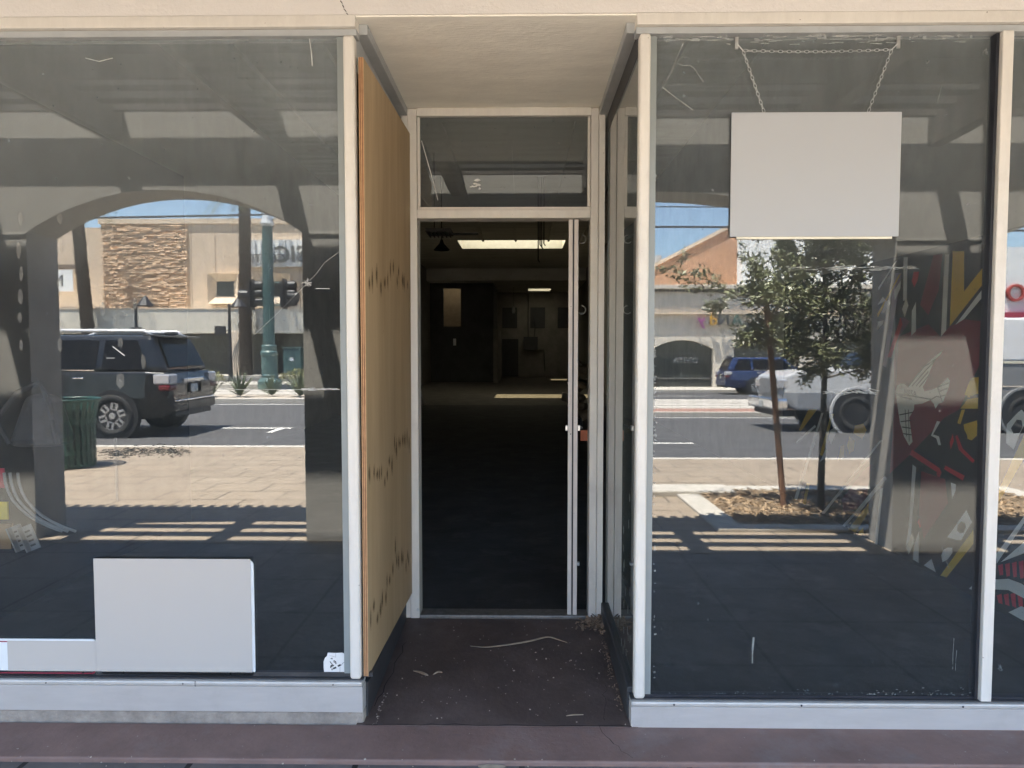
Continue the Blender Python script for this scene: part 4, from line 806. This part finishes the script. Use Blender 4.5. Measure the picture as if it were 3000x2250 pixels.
def suv(name,label,cat,loc,rz,m_body,L=5.0,W=2.0,H=1.95,r=.41,rails=True,oh=1.05,wb=2.95,group=None):
    """origin on the ground under the rear bumper, car pointing to +x"""
    t=thing(name,label,cat,loc,rz,group); w=W/2; zb=.34; belt=1.22; f=oh+wb
    carbody('body',[(0,.5,1.0,w*.80,w*.86),(.08,.42,belt-.02,w*.88,w*.95),(.45,zb,belt,w*.92,w),(f-.7,zb,belt-.02,w*.92,w),(f-.35,zb,belt-.08,w*.92,w),(L-.35,zb+.02,1.06,w*.9,w*.96),(L-.05,zb+.1,.92,w*.82,w*.88)],m_body,t)
    # greenhouse
    z0=belt-.01; z1=H-.06
    b=[(.10,w*.90),(f-.55,w*.93)]; tt=[(.42,w*.74),(f-1.35,w*.76)]
    mb=MB().hexa([(b[0][0],-b[0][1],z0),(b[1][0],-b[1][1],z0),(b[1][0],b[1][1],z0),(b[0][0],b[0][1],z0),(tt[0][0],-tt[0][1],z1),(tt[1][0],-tt[1][1],z1),(tt[1][0],tt[1][1],z1),(tt[0][0],tt[0][1],z1)])
    mb.build('cabin',m_body,t,.09,seg=3)
    def side(s,x0,x1,xt0,xt1,nm='side_window',z0=z0+.05,z1=z1-.1):
        def P(x,z):
            k=(z-(belt-.01))/(H-.06-belt+.01); y=(w*.92*(1-k)+w*.75*k)+.006; return (x,s*y,z)
        mb=MB(); q=[P(x0,z0),P(x1,z0),P(xt1,z1),P(xt0,z1)]; q=q if s<0 else q[::-1]; mb.poly(q); v=Vector((0,s*.004,0)); mb=MB().prism(q,v); mb.build(nm,m_cglass,t)
    for s in (-1,1):
        side(s,.42,1.28,.68,1.26,'quarter_window'); side(s,1.40,2.40,1.38,2.36); side(s,2.48,f-.85,2.44,f-1.42)
        mb=MB()
        for x0,x1 in ((1.40,2.40),(2.48,f-.8)): mb.box(x0,x1,s*(w*.935)-.006,s*(w*.935)+.006,belt+.012,belt+.03)
        mb.build('chrome_strip',m_chrome,t)
        for x in (oh,f):
            mb=MB(); mb.lathe([(0,s*(w+.002)),(r+.07,s*(w+.002)),(r+.07,s*(w-.12))],(x,0,r),32,axis='y'); mb.build('wheel_arch',m_black,t)
            wheel(t,x,s*(w-.105),r,r,s)
        for x in (1.55,2.62): MB().box(x,x+.2,s*(w+.0)-.012,s*(w+.0)+.03,belt-.14,belt-.105).build('door_handle',m_chrome,t,.008)
        MB().box(f-.95,f-.8,s*(w+.0),s*(w+.2),belt+.02,belt+.2).build('wing_mirror',m_body,t,.03)
        mb=MB().hexa([(-.02,s*w*.62,.98),(.34,s*(w*.99),1.02),(.34,s*(w*.93),1.18),(-.0,s*w*.62,1.16),(.0,s*w*.62,1.0),(.1,s*w*.9,1.0),(.1,s*w*.9,1.19),(.03,s*w*.62,1.19)]) if False else MB().box(-.01,.30,min(s*w*.66,s*(w*.985)),max(s*w*.66,s*(w*.985)),.98,1.17)
        mb.build('tail_lamp',m_lamp,t,.03); MB().box(-.02,.2,min(s*w*.7,s*(w*1.0)),max(s*w*.7,s*(w*1.0)),.86,.97).build('tail_lamp_red',m_lampr,t,.03)
        MB().box(L-.22,L-.02,min(s*w*.5,s*w*.84),max(s*w*.5,s*w*.84),.78,.94).build('headlight',m_lamp,t,.03)
        if rails:
            mb=MB().tube([(.45,s*w*.64,z1-.02),(.62,s*w*.64,z1+.075),(f-1.75,s*w*.66,z1+.08),(f-1.5,s*w*.66,z1-.01)],[.025,.036,.036,.025],8); mb.build('roof_rail',m_railw,t,smooth=True)
    mb=MB(); k=.12; mb.hexa([(.105+.02,-w*.72,z0+.1),(.33,-w*.62,z1-.12),(.33,w*.62,z1-.12),(.125,w*.72,z0+.1),(.115+.0,-w*.72,z0+.1),(.315,-w*.62,z1-.12),(.315,w*.62,z1-.12),(.11,w*.72,z0+.1)]); mb.build('rear_window',m_cglass,t)
    MB().hexa([(.18,-w*.7,z1-.05),(.6,-w*.7,z1-.03),(.6,w*.7,z1-.03),(.18,w*.7,z1-.05),(.16,-w*.7,z1-.015),(.6,-w*.72,z1+.012),(.6,w*.72,z1+.012),(.16,w*.7,z1-.015)]).build('spoiler',m_body,t,.015)
    MB().box(-.035,.1,-w*.9,w*.9,.46,.66).build('rear_bumper',m_body,t,.05,seg=3); MB().box(-.045,.0,-w*.8,w*.8,.655,.685).build('bumper_trim',m_chrome,t,.008); MB().box(.0,.15,-w*.75,w*.75,.36,.47).build('bumper_valance',m_black,t,.03)
    MB().box(-.012,.05,-.42,.42,1.0,1.08).build('garnish',m_chrome,t,.012); MB().box(.0,.05,-.3,.3,.8,.97).build('plate_recess',m_black,t); MB().box(-.008,.0,-.15,.15,.81,.96).build('number_plate',m_plate,t,.005)
    MB().box(.3,.55,-.04,.04,z1,z1+.08).build('roof_fin',m_black,t,.03)
    MB().hexa([(f-.56,-w*.8,z0+.03),(f-1.3,-w*.66,z1-.07),(f-1.3,w*.66,z1-.07),(f-.56,w*.8,z0+.03),(f-.545,-w*.8,z0+.03),(f-1.285,-w*.66,z1-.07),(f-1.285,w*.66,z1-.07),(f-.545,w*.8,z0+.03)]).build('windscreen',m_cglass,t)
    MB().box(L-.12,L+.0,-w*.45,w*.45,.66,.92).build('grille',m_black,t,.02); MB().box(L-.2,L+.06,-w*.86,w*.86,.42,.64).build('front_bumper',m_body,t,.05,seg=3)
    return t
m_railw=mat('silver_rail',(.7,.7,.7),.3,metal=.3,var=.03)
suv('parked_car','black parked car with silver roof rails at the near kerb, seen in the left window','car',(-6.42,-10.95,-.17),R(180),paint('black_paintwork',(.010,.011,.013)))
suv('passing_car','dark blue car on the far lane across the tram tracks','car',(10.25,-34.0,-.172),0,paint('blue_paintwork',(.02,.035,.10)),L=4.9,W=1.95,H=1.95,oh=1.5,wb=2.8,rails=False,r=.42)
# white and silver utility truck
ut=thing('utility_truck','silver nosed utility truck with a tall white rear body on the near lane','truck',(5.8,-14.5,-.17))
m_sil=paint('silver_paintwork',(.42,.42,.42)); m_wht=paint('white_paintwork',(.75,.75,.75)); m_gry=mat('grey_lower_body',(.2,.205,.21),.45,var=.08)
w=1.1
carbody('bonnet',[(.22,.62,1.28,w*.8,w*.86),(.5,.5,1.40,w*.9,w*.95),(1.6,.48,1.46,w*.92,w*.98),(2.5,.48,1.5,w*.92,w)],m_sil,ut,.06)
carbody('cab',[(2.3,.45,1.52,w*.93,w),(4.1,.45,1.55,w*.93,w)],m_sil,ut,.04)
MB().hexa([(2.2,-w*.9,1.48),(4.1,-w*.95,1.48),(4.1,w*.95,1.48),(2.2,w*.9,1.48),(2.95,-w*.8,2.1),(4.1,-w*.82,2.12),(4.1,w*.82,2.12),(2.95,w*.8,2.1)]).build('cab_roof',m_sil,ut,.07,seg=3)
for s in (-1,1):
    MB().prism([(2.62,s*(w*.925),1.55),(3.5,s*(w*.935),1.55),(3.5,s*(w*.845),2.0),(3.02,s*(w*.84),2.0)],(0,s*.012,0)).build('side_window',m_cglass,ut)
    MB().box(2.45,2.6,s*(w+.02) if s>0 else s*(w+.3),s*(w+.3) if s>0 else s*(w+.02),1.5,1.85).build('wing_mirror',m_black,ut,.04)
    for x in (1.8,5.6):
        MB().lathe([(0,s*(w+.012)),(.54,s*(w+.012)),(.54,s*(w-.2))],(x,0,.45),32,axis='y').build('wheel_arch',m_black,ut)
        MB().lathe([(.53,s*(w+.0)),(.55,s*(w+.03)),(.6,s*(w+.03)),(.61,s*(w-.01))],(x,0,.45),32,axis='y').build('arch_flare',m_sil if x<3 else m_gry,ut)
        wheel(ut,x,s*(w-.12),.43,.43,s,5,False,mat('steel_wheel',(.5,.48,.42),.5,metal=.2),.28,.62)
    MB().box(.17,.36,min(s*w*.52,s*w*.86),max(s*w*.52,s*w*.86),1.0,1.22).build('headlight',m_lamp,ut,.03)
MB().box(.0,.3,-w*.93,w*.93,.5,.78).build('front_bumper',m_chrome,ut,.06,seg=3); MB().box(.12,.5,-w*.8,w*.8,.36,.5).build('valance',m_black,ut,.04)
MB().box(.14,.3,-w*.5,w*.5,.86,1.24).build('grille',m_gry,ut,.03); MB().box(-.012,.0,-.16,.16,.55,.7).build('number_plate',m_plate,ut,.004)
MB().hexa([(2.17,-w*.82,1.54),(2.86,-w*.74,2.05),(2.86,w*.74,2.05),(2.17,w*.82,1.54),(2.15,-w*.82,1.55),(2.84,-w*.74,2.06),(2.84,w*.74,2.06),(2.15,w*.82,1.55)]).build('windscreen',m_cglass,ut)
MB().box(4.15,8.4,-w,w,1.62,2.62).build('rear_body',m_wht,ut,.06,seg=3); MB().box(4.15,8.4,-w*.995,w*.995,.5,1.615).build('lower_body',m_gry,ut,.03)
MB().box(4.2,8.35,w+.001,w+.012,1.58,1.64).box(4.2,8.35,w*.995,w+.008,1.05,1.075).build('side_trim',m_chrome,ut)
# ------------------------------------------------------------------ median: agaves, bushes, signal pole
m_aga=mat('agave_green',(.10,.13,.075),.6,var=.3,scale=5,island=.3)
for i,(x,y,s) in enumerate(((-9.75,-19.3,.75),(-8.9,-19.4,.85),(-8.0,-19.7,.7),(-7.0,-19.4,.9),(-6.3,-19.5,.8),(-10.8,-19.4,.8))):
    a=thing('agave',('small spiky agave at the left end of the median row','broad spiky agave left of the signal pole','small spiky agave below the signal pole','broad spiky agave right of the signal pole','spiky agave at the right end of the median row','spiky agave beyond the parked car')[i],'agave',(x,y,-.05),rng.uniform(0,3),'agaves in the median')
    mb=MB()
    for k in range(44):
        t=rng.uniform(0,6.28); e=rng.uniform(.35,1.4); L=s*rng.uniform(.8,1.25); d=Vector((math.cos(t)*math.cos(e),math.sin(t)*math.cos(e),math.sin(e))); sdv=Vector((-math.sin(t),math.cos(t),0))*.034*s
        p=Vector((0,0,.03)); q=p+d*L*.55; r_=p+d*L+Vector((0,0,-.12*L*math.cos(e)))
        mb.poly([p-sdv*.7,q-sdv,r_,q+sdv,p+sdv*.7])
    mb.build('leaves',m_aga,a)
for i,(x,y) in enumerate(((-12.9,-25.6),(-9.0,-25.8))):
    b=thing('low_bush',('low yellowish bush left of the signal pole','low yellowish bush right of the signal pole')[i],'bush',(x,y,.06),0,'low bushes on the raised strip'); mb=MB()
    for k in range(900):
        t=rng.uniform(0,6.28); rr=math.sqrt(rng.random()); z=.55*math.sqrt(max(0,1-rr*rr))*rng.uniform(.5,1.05); p=Vector((rr*.95*math.cos(t),rr*.6*math.sin(t),z)); d=Vector((rng.gauss(0,1),rng.gauss(0,1),rng.gauss(.5,1))).normalized()*.11; s_=d.cross(Vector((0,0,1))).normalized()*.022; mb.quad(p,p+d*.5-s_,p+d,p+d*.5+s_)
    mb.build('foliage',mat('yellow_green_leaf',(.2,.2,.08),.7,var=.3,scale=6,island=.3),b)
m_pole=mat('green_cast_iron',(.06,.115,.11),.45,var=.15,scale=6)
sp_=thing('signal_pole','fluted green cast iron pole carrying traffic signal heads on the median','signal pole',(-9.6,-24.0,-.05))
def flut(r): return r
mb=MB().lathe([(.46,0),(.46,.28),(.40,.34),(.33,.42)],n=8); mb.build('plinth',m_pole,sp_)
mb=MB().lathe([(.30,.42),(.32,.5),(.29,.55),(.29,1.25),(.33,1.3),(.33,1.38),(.27,1.44),(.28,1.62),(.25,1.66)],n=20); mb.build('pedestal',m_pole,sp_)
mb=MB(); n=32
prof=[(1.66,.215),(6.1,.19)]
for z,r_ in prof:
    for k in range(n): q=r_*(1 if k%2 else .86); mb.v.append((q*math.cos(2*math.pi*k/n),q*math.sin(2*math.pi*k/n),z))
for k in range(n): j=(k+1)%n; mb.f.append((k,j,n+j,n+k)); mb.m.append(0)
mb.build('fluted_shaft',m_pole,sp_)
mb=MB().lathe([(.2,6.1),(.25,6.2),(.2,6.35),(.16,6.5),(.15,8.5)],n=16); mb.tube([(0,0,6.25),(-.45,.0,7.2),(-.5,0,8.0)],.05,8).tube([(0,0,6.25),(.4,0,6.5),(.9,0,6.7)],.04,8); mb.build('top_bracket',mat('pale_bracket',(.5,.52,.52),.4,metal=.3),sp_)
for s in (-1,1):
    h=empty('signal_head',(s*.62,0,3.6)); h.parent=sp_
    MB().box(-.14,.14,-.16,.16,-.52,.46).build('housing',m_black,h,.03); MB().box(-.02,.02,-.26,.26,-.6,.55).build('backplate',m_black,h,.01)
    for z in (-.32,0,.3): MB().lathe([(.12,.14),(.15,.14),(.16,.42),(.15,.43)],(0,0,z),14,axis='x' if True else 'y').build('visor',m_black,h)
    MB().tube([(0,0,.4),(-s*.62,0,.4)],.03,8).tube([(0,0,-.45),(-s*.62,0,-.45)],.03,8).build('mount_arm',m_pole,h)
mb=MB().cyl((-1.1,0,3.55),(-.72,0,3.55),.19,.17,16); mb.build('round_signal',m_black,sp_); MB().cyl((.75,0,3.5),(1.12,0,3.46),.17,.2,16).build('round_signal',m_black,sp_)
for i,(x,y,h,hd) in enumerate(((-16.85,-28,3.55,1),(-12.75,-28,3.5,-1),(-20.3,-28,4.1,0))):
    p=thing('lamp_post',('black street lamp with a cone head before the stone wall','black lamp post with a walk signal left of the palm','slim black post at the far left'),'lamp post',(x,y,-.1),0,'black posts on the far side of the tracks') if False else thing('lamp_post',['black street lamp with a cone head before the stone wall','black lamp post with a walk signal left of the palm','slim black post at the far left of the street'][i],'lamp post',(x,y,-.1),0,'black posts beside the tracks')
    MB().tube([(0,0,0),(0,0,1.6),(0,0,h)],[.09,.075,.055],10).build('post',m_black,p)
    MB().lathe([(.16,0),(.16,.12),(.09,.3)],n=12).build('foot',m_black,p)
    if hd:
        MB().tube([(0,0,h-.12),(.0+.35,0,h+.02)],.03,6).lathe([(.05,.3),(.12,.2),(.34,-.12),(.32,-.14)],(.42,0,h),14).build('lamp_head',m_black,p)
        MB().box(-.2,.2,-.12,.12,2.15,2.5) .build('walk_signal',m_black,p,.03,) if i==0 else MB().box(-.62,-.2,-.12,.12,2.15,2.55).tube([(0,0,2.35),(-.4,0,2.35)],.025,6).build('walk_signal',m_black,p,.03)
# palms
m_palm=mat('palm_bark',(.12,.095,.075),.95,var=.35,scale=6,bump=1,bscale=12)
m_frond=mat('palm_frond',(.09,.12,.05),.6,var=.3)
for i,(x0,x1,lab) in enumerate(((-24.35,-24.95,'tall shaggy palm trunk at the left of the stone wall'),(-15.6,-15.5,'tall shaggy palm trunk by the sign of the beige store'))):
    p=thing('palm_tree',lab,'palm tree',(x0,-37,-.05),0,'palms before the store across the street')
    mb=MB(); nz=110
    for k in range(nz):
        z=11.0*k/nz; x=(x1-x0)*z/9; r=.36-.06*z/11
        mb.lathe([(r*.86,0),(r*rng.uniform(1.0,1.12),.085),(r*.84,.105)],(x+rng.gauss(0,.008),rng.gauss(0,.008),z),14)
    for k in range(900):
        z=rng.uniform(0,10.8); t=rng.uniform(0,6.28); r=(.36-.06*z/11)*.95; c=Vector(((x1-x0)*z/9,0,z)); d=Vector((math.cos(t),math.sin(t),0)); s_=Vector((-math.sin(t),math.cos(t),0))*.06
        mb.poly([c+d*r-s_,c+d*r+s_,c+d*(r+rng.uniform(.06,.13))+Vector((0,0,rng.uniform(.08,.16)))])
    mb.build('trunk',m_palm,p); mb=MB(); tx=(x1-x0)*11/9
    for k in range(34):
        t=k*2.4; e=rng.uniform(-.5,1.1); L=2.6; pts=[]
        for s in range(9):
            u=s/8; pts.append(Vector((tx+math.cos(t)*math.cos(e)*L*u,math.sin(t)*math.cos(e)*L*u,11+math.sin(e)*L*u-1.3*u*u)))
        for s in range(8):
            d=(pts[s+1]-pts[s]).normalized(); sd2=Vector((-math.sin(t),math.cos(t),0))
            for sg in (-1,1):
                for q in range(4):
                    a=pts[s].lerp(pts[s+1],q/4); mb.poly([a,a+sd2*sg*.5*(1-.6*s/8)+d*.25-Vector((0,0,.12)),a+d*.05])
    mb.build('crown',m_frond,p)
# overhead wires
m_wire=mat('wire_black',(.05,.05,.055),.6)
for i,(z,y) in enumerate(((6.95,-23),(6.5,-24.5),(6.15,-22.5))):
    tag(MB().tube([(-60+2*k*5,y,z+.15*math.cos((-60+10*k)/9)) for k in range(13)],.022,5).build('overhead_wire',m_wire),('highest overhead tram wire','middle overhead tram wire','lowest overhead tram wire')[i]+' crossing the sky','wire',group='overhead tram wires')
# ------------------------------------------------------------------ store across the street (left window)
m_tanw=mat('tan_stucco',(.60,.48,.36),.9,var=.05,scale=.8,bump=.2,bscale=20,stain=(.55,.44,.33)); m_tan2=mat('tan_band',(.66,.54,.41),.9,var=.05); m_can=mat('canopy_concrete',(.64,.59,.49),.9,var=.07,scale=.7,stain=(.56,.51,.43),stain_lo=.5,stain_hi=.8)
m_store=mat('dark_shop_glass',(.05,.055,.05),.15,var=.2,spec=.6); m_stone=mat('ledge_stone',(.60,.43,.29),.9,var=.18,scale=3,bump=.5,bscale=14,island=.22); m_joint=mat('panel_joint',(.16,.12,.09),.9); m_swhite=mat('sign_panel_white',(.72,.73,.72),.5,var=.03); m_sh=mat('letter_dark',(.13,.13,.125),.5)
YB=-40.0
bs=thing('music_store','beige two storey store with a stone clad panel and white fluted sign','store',(0,0,0))
MB().box(-45,-25.42,YB-10,YB-.3,-.1,8.8).build('wing_wall',m_tanw,bs); MB().box(-25.4,-4,YB-10,YB,-.1,8.95).build('wall',m_tanw,bs); MB().box(-25.5,-4,YB-.3,YB+.12,8.95,9.25).build('parapet',m_tan2,bs)
MB().box(-20.05,-4,YB,YB+.02,8.55,8.93).build('cornice_band',m_tan2,bs); mb=MB()
x=-19.9
while x<-4: mb.box(x,x+.025,YB+.0,YB+.024,8.6,8.93); x+=.62
for x in (-19.95,-18.5,-16.9,-15.2,-13.4,-11.6): mb.box(x,x+.03,YB,YB+.006,3.75,8.55)
mb.build('wall_joint',m_joint,bs)
mb=MB(); z=3.88
while z<9.0:
    h=rng.choice((.06,.08,.1,.12,.07,.15)); x=-25.3+rng.uniform(-.4,0)
    while x<-20.1:
        L=rng.uniform(.15,.6); d=rng.uniform(.03,.14); a=max(-25.3,x); e=min(-20.12,x+L-.015)
        if e>a+.04:
            j=lambda s=.012: rng.uniform(-s,s)
            mb.hexa([(a,YB,z),(e,YB,z),(e,YB+d+j(),z+.004),(a,YB+d+j(),z+.004),(a,YB,z+h-.012),(e,YB,z+h-.012),(e,YB+d*.9+j(),z+h-.016+j()),(a,YB+d*.9+j(),z+h-.016+j())])
        x+=L
    z+=h
mb.build('stone_panel',m_stone,bs)
MB().box(-45,-4,YB,YB+2.2,2.35,3.72).build('canopy',m_can,bs); MB().box(-45,-4,YB+2.0,YB+2.24,3.725,3.78).build('canopy_edge',m_tan2,bs)
MB().box(-45,-4,YB,YB+.03,-.1,2.34).build('shop_windows',m_store,bs)
mb=MB()
for x in (-22,-19.6,-17.2,-14.4,-12): mb.box(x,x+.07,YB+.03,YB+.06,-.1,2.34)
mb.build('window_frame',m_sh,bs)
for k,xc in enumerate((-17.9,-14.75,-11.6)):
    f=MB(); z0,z1=4.15,5.95; w2=.92; d=.45
    o=[(xc-w2,YB+d,z0),(xc+w2,YB+d,z0),(xc+w2,YB+d,z1),(xc-w2,YB+d,z1)]; i_=[(xc-.5,YB+.05,z0+.5),(xc+.5,YB+.05,z0+.5),(xc+.5,YB+.05,z1-.45),(xc-.5,YB+.05,z1-.45)]
    for a in range(4):
        b=(a+1)%4; f.quad(o[a],o[b],i_[b],i_[a]); oo=[(p[0],YB,p[2]) for p in o]; f.quad(o[b],o[a],oo[a],oo[b])
    fo=f.build('window',m_tan2,bs); MB().box(xc-.52,xc+.52,YB+.02,YB+.06,z0+.48,z1-.43).build('pane',m_store,fo); MB().box(xc-.52,xc+.52,YB+.06,YB+.075,5.0,5.04).build('bar',m_sh,fo)
MB().box(-16.4,-8.5,YB+.05,YB+.3,6.35,7.95).build('sign_board',m_swhite,bs); mb=MB(); x=-16.38
while x<-8.6: mb.box(x,x+.09,YB+.3,YB+.38,6.37,7.93); x+=.36
mb.build('sign_flutes',m_swhite,bs)
RX=((-1,0,0),(0,0,1),(0,1,0))
text('SIC',1.35,m_sh,bs,MX(-12.85,YB+.46,6.62,*RX),'sign_letters',.06,.012); text('CENTE',.72,m_sh,bs,MX(-14.1,YB+.46,6.6,*RX),'sign_letters',.05)
text('W MAIN',.32,m_sh,bs,MX(-15.1,YB+2.26,2.62,*RX),'sign_letters',.02); text('School',.85,m_sh,bs,MX(-16.7,YB+.08,1.2,*RX),'sign_letters',.01)
pi=thing('store_pylon','tan pylon with curved dark leaf lines before the store window','pylon',(-15.9,YB+3.0,-.05)); MB().box(-.5,.5,-.2,.2,0,2.5).build('slab',m_tan2,pi,.03)
mb=MB()
for k in range(5): mb.tube([(-.35+.12*k,.205,.1),(-.4+.12*k,.206,.9),(-.2+.1*k,.206,1.6+.05*k),(.1+.07*k,.206,2.1+.03*k)],.02,5)
mb.build('leaf_lines',m_sh,pi)
cb_=thing('utility_cabinet','green utility cabinet right of the signal pole','cabinet',(-13.2,-38,-.05)); MB().box(-.5,.5,-.35,.35,0,1.5).build('body',m_pole,cb_,.03); MB().box(-.56,.56,-.4,.4,1.5,1.6).build('lid',m_pole,cb_,.03); MB().box(-.12,.12,.35,.36,.8,1.0).build('notice',m_swhite,cb_)
ms=thing('hanging_street_sign','small white street sign with a dark letter on a bracket at the far left','sign',(-28.1,YB+.3,0)); MB().box(-.9,1.1,-.03,.03,4.9,6.2).build('board',m_swhite,ms); MB().box(-.9,1.9,-.05,.05,6.25,6.5).build('bracket_arm',m_joint,ms); text('M',1.0,m_sh,ms,MX(.6,.04,5.2,*RX),'sign_letters',.01)
# ------------------------------------------------------------------ shop across the street (right window)
m_shopw=mat('beige_stucco',(.62,.56,.47),.9,var=.05,scale=.8,stain=(.57,.51,.43)); m_shade=m_shopw
YC=-41.0
cs=thing('candy_shop','low beige shop with arched windows and colourful letters','shop',(0,0,0))
MB().box(-3.5,26,YC-8,YC,4.5,6.0).build('upper_wall',m_shopw,cs); MB().box(-3.5,26,YC-.1,YC+.35,5.95,6.2).build('cornice',m_shopw,cs,.03)
mb=MB(); x=-3.4
while x<26: mb.box(x,x+.12,YC+.0,YC+.2,5.78,5.92); x+=.24
mb.build('dentils',m_sh,cs)
MB().box(-3.5,26,YC-8,YC+.3,4.42,4.52).build('ledge',m_tan2,cs)
# lower wall with arches
mb=MB(); ops=[(3.6,6.8),(8.0,11.75),(13.0,16.75),(18,21.7)]; yy0,yy1=YC,YC-.5; ZTt=4.42
def st2(x0,x1,z0,z1): mb.quad((x0,yy0,z0),(x1,yy0,z1),(x1,yy0,ZTt),(x0,yy0,ZTt)); 
xp=-3.5
for x0,x1 in ops+[(26,26)]:
    st2(xp,x0,-.1,-.1)
    if x0==x1: break
    for a in range(12):
        u0,u1=a/12,(a+1)/12; z=lambda u:2.3+.55*(1-(2*u-1)**2); A,B=x0+(x1-x0)*u0,x0+(x1-x0)*u1
        st2(A,B,z(u0),z(u1)); mb.quad((A,yy0,z(u0)),(A,yy1,z(u0)),(B,yy1,z(u1)),(B,yy0,z(u1)))
    for x,sg in ((x0,1),(x1,-1)): mb.quad((x,yy0,-.1),(x,yy1,-.1),(x,yy1,2.3),(x,yy0,2.3))
    xp=x1
mb.build('arched_wall',m_shopw,cs)
MB().box(-3.5,26,YC-.6,YC-.45,-.1,4.4).build('shop_windows',m_store,cs); mb=MB()
for x0,x1 in ops:
    mb.box(x0,x1,YC-.45,YC-.4,2.0,2.06); mb.box(x0,x1,YC-.45,YC-.38,.45,.52); mb.box((x0+x1)/2-.03,(x0+x1)/2+.03,YC-.45,YC-.41,.5,2.0)
mb.build('window_frame',m_sh,cs)
text("D'VITA",.5,m_alu,cs,MX(10.9,YC-.37,1.45,*RX),'window_letters',.005)
cols=[('C',(.08,.1,.1)),('A',(.06,.12,.1)),('N',(.05,.06,.07)),('d',(.55,.3,.03)),('y',(.28,.04,.22))]; xx=14.1
for ch,c in cols:
    o=text(ch,.95,mat('letter_'+ch.lower(),c,.5,var=.05),cs,MX(xx,YC+.42,3.75,*RX),'sign_letters',.1); MB().box(xx-.45,xx-.38,YC+.02,YC+.34,3.9,3.96).build('letter_stud',m_sh,cs); xx-=.75
wh=thing('brick_warehouse','tan brick building with a sloping gable behind the low shop','building',(0,0,0))
mb=MB(); mb.prism([(8.4,YC-8.2,-.1),(8.4,YC-8.2,7.9),(15.5,YC-8.2,11.6),(30,YC-8.2,11.6),(30,YC-8.2,-.1)],(0,-14,0)); mb.build('brick_wall',brickmat('tan_brick',(.55,.31,.18),(.48,.27,.16),(.4,.28,.2),.4,.12,.01,wall=True,rot=0),wh)
mb=MB(); mb.prism([(8.2,YC-8.05,7.95),(8.2,YC-8.05,7.7),(15.5,YC-8.05,11.45),(15.5,YC-8.05,11.75)],(0,-.3,0)); mb.build('gable_coping',m_tan2,wh)
MB().cyl((9.9,YC-8.6,8.5),(9.9,YC-8.6,9.3),.3).build('roof_vent',m_alu,wh)
wb_=thing('white_building','plain white building behind the young tree across the street','building',(0,0,0)); MB().box(14.4,24,YC-4.2,YC-3,-.1,11.0).build('wall',m_swhite,wb_); MB().cyl((17.2,YC-2.9,5),(17.2,YC-2.9,11),.2,.2,10).build('downpipe',m_sh,wb_)
rb=thing('red_trim_building','pale building with red letters and red band at the far right','building',(0,0,0)); MB().box(26.2,60,YC-9,YC,-.1,8.5).build('wall',m_swhite,rb); MB().box(26.2,60,YC,YC+.5,3.9,4.5).build('red_band',mat('red_band',(.3,.02,.05),.5),rb)
text('ROYAL',1.5,mat('red_letters',(.35,.05,.04),.5),rb,MX(31.5,YC+.12,5.2,*RX),'sign_letters',.1)
